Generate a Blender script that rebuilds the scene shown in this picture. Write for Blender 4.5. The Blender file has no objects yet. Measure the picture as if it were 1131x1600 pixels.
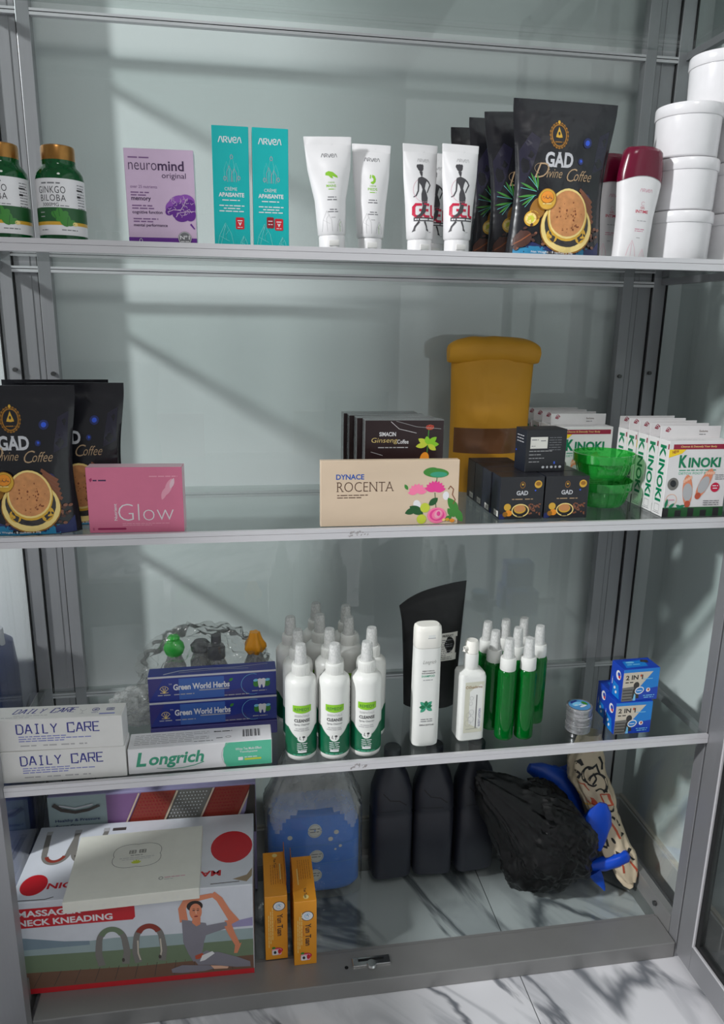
import bpy, bmesh, math, random
from math import sin, cos, pi, radians, sqrt
from mathutils import Vector, Matrix, noise
from mathutils.geometry import tessellate_polygon

# ------------------------------------------------------------------ scene, camera, light
scene = bpy.context.scene
COL = scene.collection
random.seed(7)
scene.view_settings.view_transform = 'Standard'
scene.view_settings.look = 'None'
scene.view_settings.gamma = 1.0
scene.view_settings.use_curve_mapping = False
scene.view_settings.exposure = -0.12

cam_data = bpy.data.cameras.new('camera')
cam_data.sensor_fit = 'VERTICAL'
cam_data.sensor_height = 36.0
cam_data.lens = 1160.0 / 1600.0 * 36.0
cam_data.clip_start = 0.02
cam = bpy.data.objects.new('camera', cam_data)
COL.objects.link(cam)
rt = (0.98769, -0.15563, 0.01568); dn = (-0.02385, -0.24896, -0.96822); fw = (0.15459, 0.95593, -0.24961)
cam.matrix_world = Matrix(((rt[0], -dn[0], -fw[0], 0.0), (rt[1], -dn[1], -fw[1], -1.28),
                           (rt[2], -dn[2], -fw[2], 0.0), (0, 0, 0, 1)))
scene.camera = cam

world = bpy.data.worlds.new('world')
scene.world = world
world.use_nodes = True
bg = world.node_tree.nodes['Background']
bg.inputs[0].default_value = (0.93, 0.95, 0.96, 1)
bg.inputs[1].default_value = 0.31

def area_light(name, loc, target, power, size, color=(1, 1, 1)):
    d = bpy.data.lights.new(name, 'AREA')
    d.energy = power; d.size = size; d.color = color; d.shape = 'DISK'
    o = bpy.data.objects.new(name, d); COL.objects.link(o)
    o.location = loc
    o.rotation_euler = (Vector(target) - Vector(loc)).to_track_quat('-Z', 'Y').to_euler()
    return o
area_light('ceiling_lamp', (-4.3, -1.8, 2.4), (0.25, 0.2, -0.3), 345, 0.34, (0.97, 0.99, 1.0))
area_light('fill_light', (0.2, -3.6, 3.0), (0.2, 0, -0.3), 36, 1.0, (1.0, 0.98, 0.97))  # added soft fill for the fronts, no known lamp of the room

# ------------------------------------------------------------------ materials
def lin(c):
    return tuple(((v / 255) / 12.92 if v / 255 <= 0.04045 else ((v / 255 + 0.055) / 1.055) ** 2.4) for v in c) + (1.0,)
M = {}
def pm(key, rgb, rough=0.5, metal=0.0, spec=0.5, mottle=0.06, scale=40.0, bump=0.0, bscale=60.0, coat=0.0, stretch=None):
    """principled material: a little procedural mottling of colour and roughness, optional bump"""
    m = bpy.data.materials.new(key); m.use_nodes = True; M[key] = m
    nt = m.node_tree; p = nt.nodes['Principled BSDF']
    p.inputs['Metallic'].default_value = metal
    p.inputs['Specular IOR Level'].default_value = spec
    p.inputs['Coat Weight'].default_value = coat
    tc = nt.nodes.new('ShaderNodeTexCoord'); mp = nt.nodes.new('ShaderNodeMapping')
    nt.links.new(tc.outputs['Object'], mp.inputs[0])
    if stretch: mp.inputs['Scale'].default_value = stretch
    nz = nt.nodes.new('ShaderNodeTexNoise'); nz.inputs['Scale'].default_value = scale; nz.inputs['Detail'].default_value = 4
    nt.links.new(mp.outputs[0], nz.inputs['Vector'])
    mix = nt.nodes.new('ShaderNodeMixRGB'); c = lin(rgb)
    mix.inputs[1].default_value = tuple(v * (1 - mottle) for v in c[:3]) + (1,)
    mix.inputs[2].default_value = tuple(min(1, v * (1 + mottle)) for v in c[:3]) + (1,)
    nt.links.new(nz.outputs['Fac'], mix.inputs[0]); nt.links.new(mix.outputs[0], p.inputs['Base Color'])
    mr = nt.nodes.new('ShaderNodeMapRange')
    mr.inputs[3].default_value = max(0, rough - 0.06); mr.inputs[4].default_value = min(1, rough + 0.06)
    nt.links.new(nz.outputs['Fac'], mr.inputs[0]); nt.links.new(mr.outputs[0], p.inputs['Roughness'])
    if bump:
        n2 = nt.nodes.new('ShaderNodeTexNoise'); n2.inputs['Scale'].default_value = bscale; n2.inputs['Detail'].default_value = 2
        n2.inputs['Distortion'].default_value = 0.6
        nt.links.new(mp.outputs[0], n2.inputs['Vector'])
        b = nt.nodes.new('ShaderNodeBump'); b.inputs['Strength'].default_value = bump; b.inputs['Distance'].default_value = 0.004
        nt.links.new(n2.outputs['Fac'], b.inputs['Height']); nt.links.new(b.outputs[0], p.inputs['Normal'])
    return m

def clear(key, tint, gloss=1.0, rough=0.02, body=None, body_amt=0.0, bump=0.0, bscale=60, ior=1.5):
    """thin clear sheet: tinted see-through, mirror reflection by Fresnel, optional coloured body"""
    m = bpy.data.materials.new(key); m.use_nodes = True; M[key] = m
    nt = m.node_tree; nt.nodes.remove(nt.nodes['Principled BSDF']); out = nt.nodes['Material Output']
    tr = nt.nodes.new('ShaderNodeBsdfTransparent'); tr.inputs[0].default_value = tuple(tint) + (1,)
    gl = nt.nodes.new('ShaderNodeBsdfGlossy'); gl.inputs['Roughness'].default_value = rough
    ge = nt.nodes.new('ShaderNodeNewGeometry')
    dt = nt.nodes.new('ShaderNodeVectorMath'); dt.operation = 'DOT_PRODUCT'
    nt.links.new(ge.outputs['Incoming'], dt.inputs[0]); nt.links.new(ge.outputs['Normal'], dt.inputs[1])
    def mth(op, a, b=None):
        n = nt.nodes.new('ShaderNodeMath'); n.operation = op
        if isinstance(a, (int, float)): n.inputs[0].default_value = a
        else: nt.links.new(a, n.inputs[0])
        if b is not None: n.inputs[1].default_value = b
        return n.outputs[0]
    # Schlick's curve, the same from either side of the sheet
    c5 = mth('POWER', mth('SUBTRACT', 1.0, None), 5.0)
    sub = c5.node.inputs[0].links[0].from_node; nt.links.new(mth('ABSOLUTE', dt.outputs['Value']), sub.inputs[1])
    f0 = ((ior - 1) / (ior + 1)) ** 2
    mu = mth('MULTIPLY', mth('ADD', mth('MULTIPLY', c5, (1 - f0)), f0), gloss).node; mu.use_clamp = True
    base = tr
    if body:
        df = nt.nodes.new('ShaderNodeBsdfDiffuse'); df.inputs[0].default_value = lin(body)
        nz = nt.nodes.new('ShaderNodeTexNoise'); nz.inputs['Scale'].default_value = 9
        mr = nt.nodes.new('ShaderNodeMapRange'); mr.inputs[3].default_value = body_amt * 0.6; mr.inputs[4].default_value = min(1, body_amt * 1.4)
        nt.links.new(nz.outputs['Fac'], mr.inputs[0])
        mb = nt.nodes.new('ShaderNodeMixShader'); nt.links.new(mr.outputs[0], mb.inputs[0])
        nt.links.new(tr.outputs[0], mb.inputs[1]); nt.links.new(df.outputs[0], mb.inputs[2]); base = mb
    mx = nt.nodes.new('ShaderNodeMixShader'); nt.links.new(mu.outputs[0], mx.inputs[0])
    nt.links.new(base.outputs[0], mx.inputs[1]); nt.links.new(gl.outputs[0], mx.inputs[2])
    nt.links.new(mx.outputs[0], out.inputs['Surface'])
    if bump:
        n2 = nt.nodes.new('ShaderNodeTexNoise'); n2.inputs['Scale'].default_value = bscale
        b = nt.nodes.new('ShaderNodeBump'); b.inputs['Strength'].default_value = bump; b.inputs['Distance'].default_value = 0.006
        nt.links.new(n2.outputs['Fac'], b.inputs['Height']); nt.links.new(b.outputs[0], gl.inputs['Normal']); nt.links.new(b.outputs[0], dt.inputs[1])
    return m

def marble(key, base, vein, dark):
    m = bpy.data.materials.new(key); m.use_nodes = True; M[key] = m
    nt = m.node_tree; p = nt.nodes['Principled BSDF']; p.inputs['Roughness'].default_value = 0.22
    tc = nt.nodes.new('ShaderNodeTexCoord')
    mp = nt.nodes.new('ShaderNodeMapping'); mp.inputs['Rotation'].default_value = (0, 0, 1.05); mp.inputs['Location'].default_value = (0.31, 0.12, 0)
    nt.links.new(tc.outputs['Object'], mp.inputs[0])
    def band(scale, dist, lo, hi, seed):
        nz = nt.nodes.new('ShaderNodeTexNoise'); nz.inputs['Scale'].default_value = scale; nz.inputs['Detail'].default_value = 6
        nz.inputs['Distortion'].default_value = dist
        mq = nt.nodes.new('ShaderNodeMapping'); mq.inputs['Location'].default_value = (seed, seed * 0.7, 0); mq.inputs['Scale'].default_value = (0.55, 1.6, 1)
        nt.links.new(mp.outputs[0], mq.inputs[0]); nt.links.new(mq.outputs[0], nz.inputs['Vector'])
        a = nt.nodes.new('ShaderNodeMath'); a.operation = 'SUBTRACT'; a.inputs[1].default_value = 0.5; nt.links.new(nz.outputs['Fac'], a.inputs[0])
        b = nt.nodes.new('ShaderNodeMath'); b.operation = 'ABSOLUTE'; nt.links.new(a.outputs[0], b.inputs[0])
        r = nt.nodes.new('ShaderNodeMapRange'); r.inputs[1].default_value = lo; r.inputs[2].default_value = hi
        r.inputs[3].default_value = 1; r.inputs[4].default_value = 0; r.interpolation_type = 'SMOOTHSTEP'; nt.links.new(b.outputs[0], r.inputs[0]); return r
    v1 = band(3.2, 1.0, 0.0, 0.07, 0.0); v2 = band(1.5, 0.9, 0.0, 0.028, 5.1)
    cl = nt.nodes.new('ShaderNodeTexNoise'); cl.inputs['Scale'].default_value = 2.2; nt.links.new(mp.outputs[0], cl.inputs['Vector'])
    m0 = nt.nodes.new('ShaderNodeMixRGB'); m0.inputs[1].default_value = lin(base); m0.inputs[2].default_value = lin(tuple(int(v * 0.88) for v in base))
    nt.links.new(cl.outputs['Fac'], m0.inputs[0])
    k = nt.nodes.new('ShaderNodeMath'); k.operation = 'MULTIPLY'; nt.links.new(v1.outputs[0], k.inputs[0]); nt.links.new(cl.outputs['Fac'], k.inputs[1])
    m1 = nt.nodes.new('ShaderNodeMixRGB'); m1.inputs[2].default_value = lin(vein); nt.links.new(k.outputs[0], m1.inputs[0]); nt.links.new(m0.outputs[0], m1.inputs[1])
    m2 = nt.nodes.new('ShaderNodeMixRGB'); m2.inputs[2].default_value = lin(dark); nt.links.new(v2.outputs[0], m2.inputs[0]); nt.links.new(m1.outputs[0], m2.inputs[1])
    nt.links.new(m2.outputs[0], p.inputs['Base Color'])
    return m

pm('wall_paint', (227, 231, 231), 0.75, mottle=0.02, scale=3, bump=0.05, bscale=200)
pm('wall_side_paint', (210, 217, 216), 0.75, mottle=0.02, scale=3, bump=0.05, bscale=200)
pm('skirting_tile', (196, 196, 194), 0.3, mottle=0.10, scale=8)
pm('mortar', (205, 200, 190), 0.9, mottle=0.15, scale=60, bump=0.4, bscale=90)
marble('marble', (226, 224, 228), (150, 151, 157), (112, 114, 120))
pm('grout', (90, 90, 92), 0.8)
pm('aluminium', (204, 202, 205), 0.36, metal=0.25, mottle=0.05, scale=30, stretch=(0.4, 12, 12))
pm('aluminium_post', (150, 150, 153), 0.38, metal=0.5, mottle=0.05, scale=30, stretch=(12, 12, 0.4))
pm('aluminium_sill', (142, 141, 140), 0.42, metal=0.45, mottle=0.06, scale=20)
pm('gasket', (18, 18, 19), 0.6)
pm('screw_metal', (95, 95, 95), 0.35, metal=0.8)
pm('chrome', (205, 205, 205), 0.12, metal=1.0)
clear('pane_glass', (0.962, 0.975, 0.971), gloss=1.0)
clear('shelf_glass', (0.89, 0.92, 0.91), gloss=1.0)
pm('glass_edge', (62, 96, 84), 0.2)
pm('residue', (150, 145, 145), 0.8, mottle=0.3, scale=150)
# papers, inks, plastics
for k, c, r in (('white', (222, 220, 222), .35), ('offwhite', (218, 216, 213), .45), ('cream_plastic', (235, 232, 224), .3),
                ('ink', (32, 30, 34), .5), ('grey_ink', (110, 110, 114), .5), ('pale_ink', (172, 170, 172), .5), ('silver', (190, 190, 194), .35),
                ('lilac', (206, 180, 206), .4), ('purple', (98, 36, 138), .4), ('purple_mid', (142, 78, 174), .4), ('plum_ink', (66, 40, 78), .5), ('mauve_ink', (128, 92, 138), .5),
                ('teal', (0, 172, 172), .35), ('teal_pale', (120, 214, 210), .4), ('teal_deep', (0, 130, 134), .4),
                ('red', (196, 28, 44), .4), ('crimson', (190, 20, 62), .4), ('charcoal', (62, 60, 64), .5), ('rose_line', (205, 140, 160), .5), ('red_dark', (140, 20, 34), .4),
                ('lime', (132, 190, 36), .45), ('leaf', (58, 128, 48), .45), ('leaf_dark', (28, 82, 40), .45), ('green_ink', (0, 106, 66), .4),
                ('maroon', (98, 8, 40), .22), ('gold', (206, 160, 52), .35), ('gold_pale', (232, 206, 130), .35), ('gold_dark', (146, 98, 24), .4),
                ('foam', (196, 134, 82), .55), ('foam_dark', (128, 68, 34), .55), ('bean', (70, 38, 28), .4), ('bean_light', (128, 82, 62), .4), ('cinnamon', (128, 74, 48), .5),
                ('blue_glow', (44, 86, 210), .4), ('blue_deep', (30, 40, 92), .4), ('cyan_ink', (40, 128, 170), .4), ('indigo_film', (33, 31, 48), .3),
                ('pink', (214, 116, 146), .4), ('pink_side', (226, 190, 200), .45), ('pink_pale', (232, 160, 180), .4), ('pink_dark', (160, 40, 90), .4), ('magenta', (222, 60, 140), .4), ('rose', (238, 120, 160), .4),
                ('champagne_dark', (168, 140, 108), .4), ('champagne_lite', (232, 214, 190), .4), ('blue_ink', (30, 78, 160), .4), ('brown_ink', (84, 58, 44), .5), ('yellow_green', (190, 200, 60), .4),
                ('choc', (40, 24, 26), .3), ('orange', (226, 140, 36), .4), ('rust', (178, 76, 50), .4), ('wrap', (120, 122, 122), .2),
                ('navy_carton', (24, 28, 40), .35), ('black_carton', (30, 30, 35), .35), ('sticker', (214, 212, 204), .5),
                ('kinoki_green', (0, 118, 78), .4), ('wine', (140, 22, 52), .4), ('yellow', (236, 200, 30), .4), ('skin_print', (214, 132, 98), .5), ('skin_light', (226, 176, 150), .5), ('mesh_grey', (170, 170, 172), .4),
                ('daily_blue', (44, 46, 132), .45), ('pale_blue_ink', (120, 124, 190), .5), ('mint', (84, 182, 148), .4), ('mint_ink', (52, 148, 116), .4), ('box_blue', (36, 50, 132), .35), ('box_blue_lite', (58, 96, 170), .35), ('box_violet', (56, 52, 120), .35), ('sky', (120, 190, 226), .4),
                ('bottle_white', (220, 220, 216), .32), ('label_green', (0, 92, 60), .4), ('label_beige', (206, 204, 186), .45), ('violet_ink', (80, 70, 130), .5),
                ('tin_metal', (160, 162, 164), .3), ('tin_blue', (80, 140, 190), .35),
                ('royal_blue', (20, 62, 170), .35), ('bright_blue', (20, 120, 200), .35), ('photo_grey', (110, 108, 104), .45), ('photo_dark', (52, 48, 46), .5), ('beige_print', (196, 186, 170), .45),
                ('massage_red', (190, 30, 40), .4), ('mist', (206, 208, 216), .4), ('haze', (150, 166, 168), .45), ('meadow', (108, 124, 98), .5), ('deck', (112, 82, 66), .5), ('hill', (120, 138, 150), .5), ('print_grey', (120, 116, 112), .5), ('print_dark', (70, 62, 58), .5), ('rust_print', (136, 52, 40), .5), ('grey_cloth', (128, 124, 134), .5), ('hair', (44, 32, 28), .5), ('violet_haze', (150, 142, 180), .5),
                ('carton_white', (214, 211, 211), .5), ('pearl', (216, 214, 204), .4), ('amber_carton', (222, 146, 34), .4), ('amber_deep', (176, 104, 22), .45), ('kraft', (150, 132, 108), .7),
                ('blue_film', (38, 118, 214), .25), ('black_rubber', (22, 22, 24), .5)):
    pm(k, c, r)
pm('champagne', (206, 184, 160), .36, mottle=.17, scale=9, stretch=(.5, 1, 1.6))
pm('tin_side', (168, 168, 170), .28, metal=0.7)
pm('gold_cap', (150, 106, 52), .28, metal=0.75, stretch=(1, 1, 0.1), scale=60)
pm('black_film', (26, 26, 31), .24, mottle=.2, scale=12, bump=.35, bscale=26)
pm('black_matte_film', (16, 16, 18), .5, mottle=.15, scale=12, bump=.35, bscale=24)
pm('mustard_paper', (206, 146, 30), .6, mottle=.06, scale=14, bump=.3, bscale=18)
pm('brown_window', (112, 74, 48), .3, mottle=.12, scale=22, bump=.2, bscale=40)
pm('tube_white', (222, 220, 221), .3)
pm('jar_white', (220, 218, 220), .22)
pm('jug_dark', (36, 38, 48), .38, mottle=.1)
pm('drum_blue', (40, 62, 122), .35, mottle=.1, scale=8)
pm('blue_fabric', (10, 66, 168), .42, mottle=.12, scale=16, bump=.3, bscale=30)
pm('blue_satin', (14, 74, 196), .3, mottle=.12, scale=16)
pm('printed_film', (196, 180, 154), .45, mottle=.08, scale=16, bump=.35, bscale=30)
pm('black_bag_film', (7, 7, 8), .40, spec=.35, mottle=.2, scale=12, bump=.8, bscale=16)
pm('foam_print', (196, 134, 82), .55, mottle=.32, scale=110)
clear('green_clear', (.05, .42, .14), gloss=1.0, rough=.05, body=(0, 118, 40), body_amt=.5)
clear('bottle_green', (.02, .22, .08), gloss=1.0, rough=.05, body=(8, 84, 40), body_amt=.75)
clear('cup_green', (.42, .88, .46), gloss=1.4, rough=.06, body=(52, 176, 76), body_amt=.36)
clear('film_clear', (.97, .975, .97), gloss=1.3, rough=.08, body=(205, 208, 205), body_amt=.045, bump=.5, bscale=18)
clear('film_milky', (.9, .9, .9), gloss=1.2, rough=.15, body=(200, 202, 200), body_amt=.36, bump=.45, bscale=14)
clear('film_cloudy', (.86, .88, .88), gloss=1.4, rough=.12, body=(176, 180, 178), body_amt=.12, bump=.4, bscale=14)
clear('pump_clear', (.85, .86, .86), gloss=1.2, rough=.12, body=(226, 226, 224), body_amt=.62)

# ------------------------------------------------------------------ mesh helpers
def link(o, parent=None):
    COL.objects.link(o)
    if parent: o.parent = parent
    return o
def tag(o, label=None, cat=None, group=None, kind=None):
    if label: o['label'] = label
    if cat: o['category'] = cat
    if group: o['group'] = group
    if kind: o['kind'] = kind
    return o
def thing(name, label, cat, loc, rz=0.0, group=None, rx=0.0, ry=0.0):
    o = bpy.data.objects.new(name, None); o.empty_display_size = 0.02; link(o)
    o.location = loc; o.rotation_euler = (radians(rx), radians(ry), radians(rz))
    return tag(o, label, cat, group)
def raw(name, bm, mats, parent=None, smooth=True, angle=38):
    me = bpy.data.meshes.new(name); bm.to_mesh(me); bm.free()
    for m in (mats if isinstance(mats, (list, tuple)) else [mats]):
        me.materials.append(M[m])
    if smooth:
        me.polygons.foreach_set('use_smooth', [True] * len(me.polygons)); me.set_sharp_from_angle(angle=radians(angle))
    return link(bpy.data.objects.new(name, me), parent)
def newbm(): return bmesh.new()
def obj(name, bm, mats, parent=None, smooth=True, angle=38):
    bmesh.ops.recalc_face_normals(bm, faces=bm.faces)
    return raw(name, bm, mats, parent, smooth, angle)

def add_box(bm, x0, x1, y0, y1, z0, z1, mi=0, bev=0.0):
    vs = [bm.verts.new((x, y, z)) for z in (z0, z1) for y in (y0, y1) for x in (x0, x1)]
    fs = [bm.faces.new([vs[i] for i in q]) for q in ((0, 2, 3, 1), (4, 5, 7, 6), (0, 1, 5, 4), (2, 6, 7, 3), (0, 4, 6, 2), (1, 3, 7, 5))]
    for f in fs: f.material_index = mi
    if bev:
        es = list({e for f in fs for e in f.edges})
        r = bmesh.ops.bevel(bm, geom=es, offset=bev, segments=2, profile=0.5, affect='EDGES')
        for f in r['faces']: f.material_index = mi
    return fs
def sgp(v, e): return math.copysign(abs(v) ** e, v)
def ringpts(a, b, p, n, cx=0, cy=0):
    return [(cx + a * sgp(cos(2 * pi * i / n), 2 / p), cy + b * sgp(sin(2 * pi * i / n), 2 / p)) for i in range(n)]
def add_loft(bm, secs, n=40, mi=0, cap=(True, True)):
    """secs: (z, a, b, p, cx, cy) super-ellipse rings from bottom to top"""
    rings = []
    for s in secs:
        z, a, b = s[0], s[1], s[2]; p = s[3] if len(s) > 3 else 2; cx = s[4] if len(s) > 4 else 0; cy = s[5] if len(s) > 5 else 0
        rings.append([bm.verts.new((x, y, z)) for x, y in ringpts(max(a, 1e-5), max(b, 1e-5), p, n, cx, cy)])
    fs = []
    for r0, r1 in zip(rings, rings[1:]):
        for i in range(n):
            fs.append(bm.faces.new((r0[i], r0[(i + 1) % n], r1[(i + 1) % n], r1[i])))
    if cap[0]: fs.append(bm.faces.new(rings[0][::-1]))
    if cap[1]: fs.append(bm.faces.new(rings[-1]))
    for f in fs: f.material_index = mi
    return rings
def loft(secs, n=40, cap=(True, True)):
    bm = newbm(); add_loft(bm, secs, n, 0, cap); return bm
def lathe(prof, n=36, cap=(True, True)):
    return loft([(z, r, r) for r, z in prof], n, cap)
def add_tube(bm, pts, r, n=10, mi=0, cap=True):
    pts = [Vector(p) for p in pts]; rings = []
    rs = r if isinstance(r, (list, tuple)) else [r] * len(pts)
    up = Vector((0, 0, 1))
    for i, p in enumerate(pts):
        t = (pts[min(i + 1, len(pts) - 1)] - pts[max(i - 1, 0)]).normalized()
        u = t.cross(up if abs(t.z) < .9 else Vector((1, 0, 0))).normalized(); w = t.cross(u)
        rings.append([bm.verts.new(p + u * rs[i] * cos(2 * pi * k / n) + w * rs[i] * sin(2 * pi * k / n)) for k in range(n)])
    fs = []
    for a, b in zip(rings, rings[1:]):
        for k in range(n): fs.append(bm.faces.new((a[k], a[(k + 1) % n], b[(k + 1) % n], b[k])))
    if cap: fs += [bm.faces.new(rings[0][::-1]), bm.faces.new(rings[-1])]
    for f in fs: f.material_index = mi
def add_prism(bm, prof, x0, x1, mi=0):
    """profile in (y, z) extruded along x"""
    a = [bm.verts.new((x0, y, z)) for y, z in prof]; b = [bm.verts.new((x1, y, z)) for y, z in prof]
    n = len(prof); fs = [bm.faces.new(a[::-1]), bm.faces.new(b)]
    for i in range(n): fs.append(bm.faces.new((a[i], a[(i + 1) % n], b[(i + 1) % n], b[i])))
    for f in fs: f.material_index = mi
def xform(bm, mat):
    bmesh.ops.transform(bm, matrix=mat, verts=bm.verts); return bm
def dup(root, loc, rz=None, label=None, group=None, rx=None, ry=None):
    r = root.copy(); COL.objects.link(r); r.location = loc
    e = list(root.rotation_euler)
    if rz is not None: e[2] = radians(rz)
    if rx is not None: e[0] = radians(rx)
    if ry is not None: e[1] = radians(ry)
    r.rotation_euler = e
    if label: r['label'] = label
    if group: r['group'] = group
    for ch in root.children:
        c = ch.copy(); COL.objects.link(c); c.parent = r
        for g in ch.children:
            d = g.copy(); COL.objects.link(d); d.parent = c
    return r

# ------------------------------------------------------------------ printed artwork (thin ink on real faces)
_glyphs = {}
def glyphs(s, bold=0.0, spacing=1.0):
    key = (s, bold, spacing)
    if key not in _glyphs:
        cu = bpy.data.curves.new('lettering', 'FONT'); cu.body = s; cu.size = 1; cu.offset = bold; cu.space_character = spacing
        cu.resolution_u = 3
        o = bpy.data.objects.new('lettering', cu); COL.objects.link(o)
        dg = bpy.context.evaluated_depsgraph_get(); dg.update()
        me = o.evaluated_get(dg).to_mesh()
        vs = [(v.co.x, v.co.y) for v in me.vertices]; fs = [tuple(p.vertices) for p in me.polygons]
        o.evaluated_get(dg).to_mesh_clear(); bpy.data.objects.remove(o); bpy.data.curves.remove(cu)
        x0 = min(v[0] for v in vs); x1 = max(v[0] for v in vs); y0 = min(v[1] for v in vs); y1 = max(v[1] for v in vs)
        # short flat stem ends, used for serifs
        cnt = {}
        for f in fs:
            for a, b in zip(f, f[1:] + f[:1]): cnt[(min(a, b), max(a, b))] = cnt.get((min(a, b), max(a, b)), 0) + 1
        stems = []
        for (a, b), c in cnt.items():
            if c == 1 and abs(vs[a][1] - vs[b][1]) < 1e-3:
                yy = vs[a][1]; L = abs(vs[a][0] - vs[b][0])
                if L < (y1 - y0) * .34 and (abs(yy - y0) < .05 * (y1 - y0) or abs(yy - y1) < .05 * (y1 - y0)):
                    stems.append(((vs[a][0] + vs[b][0]) / 2, yy, L))
        _glyphs[key] = (vs, fs, x0, y0, x1 - x0, y1 - y0, stems)
    return _glyphs[key]

class Art:
    """flat coloured shapes in face coordinates: u to the right, v up, metres; later layers lie over earlier ones"""
    def __init__(s): s.items = []; s.L = 1; s.mats = []
    def up(s): s.L += 1; return s
    def mi(s, m):
        if m not in s.mats: s.mats.append(m)
        return s.mats.index(m)
    def tri(s, m, vs, fs): s.items.append((s.mi(m), s.L + .04 * len(s.items), vs, fs)); return s
    def poly(s, m, pts):
        t = tessellate_polygon([[Vector((p[0], p[1], 0)) for p in pts]])
        return s.tri(m, list(pts), [tuple(f) for f in t])
    def rect(s, m, u, v, w, h): return s.tri(m, [(u, v), (u + w, v), (u + w, v + h), (u, v + h)], [(0, 1, 2, 3)])
    def rrect(s, m, u, v, w, h, r):
        pts = []
        for cx, cy, a0 in ((u + w - r, v + r, -90), (u + w - r, v + h - r, 0), (u + r, v + h - r, 90), (u + r, v + r, 180)):
            pts += [(cx + r * cos(radians(a0 + k * 22.5)), cy + r * sin(radians(a0 + k * 22.5))) for k in range(5)]
        return s.poly(m, pts)
    def ell(s, m, u, v, a, b=None, rot=0, n=28):
        b = b or a; c, q = cos(radians(rot)), sin(radians(rot)); pts = []
        for i in range(n):
            x, y = a * cos(2 * pi * i / n), b * sin(2 * pi * i / n); pts.append((u + x * c - y * q, v + x * q + y * c))
        return s.tri(m, [(u, v)] + pts, [(0, i + 1, (i + 1) % n + 1) for i in range(n)])
    def arc(s, m, u, v, a, b, w, a0=0, a1=360, n=32):
        vs = []
        for i in range(n + 1):
            t = radians(a0 + (a1 - a0) * i / n)
            vs += [(u + (a - w / 2) * cos(t), v + (b - w / 2) * sin(t)), (u + (a + w / 2) * cos(t), v + (b + w / 2) * sin(t))]
        return s.tri(m, vs, [(2 * i, 2 * i + 1, 2 * i + 3, 2 * i + 2) for i in range(n)])
    def line(s, m, pts, w, w1=None):
        n = len(pts); vs = []
        for i, p in enumerate(pts):
            a = pts[max(i - 1, 0)]; b = pts[min(i + 1, n - 1)]; dx, dy = b[0] - a[0], b[1] - a[1]; l = sqrt(dx * dx + dy * dy) or 1
            ww = w if w1 is None else w + (w1 - w) * i / max(1, n - 1)
            k = 1.0
            if 0 < i < n - 1:   # mitre
                e1 = Vector((p[0] - a[0], p[1] - a[1])); e2 = Vector((b[0] - p[0], b[1] - p[1]))
                if e1.length and e2.length: k = min(1.8, 1 / max(.3, cos(e1.angle(e2) / 2)))
            vs += [(p[0] - dy / l * ww / 2 * k, p[1] + dx / l * ww / 2 * k), (p[0] + dy / l * ww / 2 * k, p[1] - dx / l * ww / 2 * k)]
        return s.tri(m, vs, [(2 * i, 2 * i + 1, 2 * i + 3, 2 * i + 2) for i in range(n - 1)])
    def leaf(s, m, u, v, L, W, rot):
        c, q = cos(radians(rot)), sin(radians(rot)); pts = []
        for i in range(9): t = i / 8; pts.append((t * L, W * sin(pi * t) ** .8))
        for i in range(7, 0, -1): t = i / 8; pts.append((t * L, -W * sin(pi * t) ** .8))
        return s.poly(m, [(u + x * c - y * q, v + x * q + y * c) for x, y in pts])
    def text(s, m, t, u, v, w, h, bold=0.0, shear=0.0, rot=0, serif=False, spacing=1.0):
        vs, fs, x0, y0, gw, gh, stems = glyphs(t, bold, spacing); sx, sy = w / gw, h / gh
        c, q = cos(radians(rot)), sin(radians(rot))
        def f(x, y):
            x, y = (x - x0) * sx, (y - y0) * sy; x += shear * y
            return (u + x * c - y * q, v + x * q + y * c)
        s.tri(m, [f(*p) for p in vs], fs)
        if serif:
            for x, y, L in stems:
                hh = gh * .07; b = y - y0 < gh / 2; ya, yb = (y, y + hh) if b else (y - hh, y); e = L / 2 + .07 * gh
                s.tri(m, [f(x - e, ya), f(x + e, ya), f(x + e, yb), f(x - e, yb)], [(0, 1, 2, 3)])
        return s
    def greek(s, m, u, v, w, h, seed=0, rot=0):
        """a line of print too small to read: word-length dashes"""
        r = random.Random(seed + int(w * 1e5)); x = 0; c, q = cos(radians(rot)), sin(radians(rot))
        while x < w - h * .3:
            l = min(w - x, h * r.uniform(1.5, 5))
            pts = [(x, h * .12), (x + l, h * .12), (x + l, h * .72), (x, h * .72)]
            s.tri(m, [(u + a * c - b * q, v + a * q + b * c) for a, b in pts], [(0, 1, 2, 3)]); x += l + h * .6
        return s
    def strokes(s, m, glyph, u, v, w, h, lw, shear=0):
        for pl in glyph: s.line(m, [(u + x * w + shear * y * h, v + y * h) for x, y in pl], lw)
        return s
    def build(s, name, parent, fmap, step=None, off=.00012):
        bm = newbm()
        for mi, L, vs, fs in s.items:
            b2 = newbm(); bv = [b2.verts.new((x, y, 0)) for x, y in vs]
            for f in fs:
                if len(set(f)) == len(f):
                    try: b2.faces.new([bv[i] for i in f])
                    except ValueError: pass
            if step:
                for _ in range(7):
                    es = [e for e in b2.edges if e.calc_length() > step]
                    if not es: break
                    bmesh.ops.subdivide_edges(b2, edges=es, cuts=1)
                bmesh.ops.triangulate(b2, faces=b2.faces)
            nv = {}
            for v in b2.verts:
                p, n = fmap(v.co.x, v.co.y)
                nv[v] = bm.verts.new(Vector(p) + Vector(n) * off * L)
            for f in b2.faces:
                a = [nv[v] for v in f.verts]
                try: g = bm.faces.new(a)
                except ValueError: continue
                g.material_index = mi
                g.normal_update()
                p, n = fmap(f.calc_center_median().x, f.calc_center_median().y)
                if g.normal.dot(Vector(n)) < 0: g.normal_flip()
            b2.free()
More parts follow.
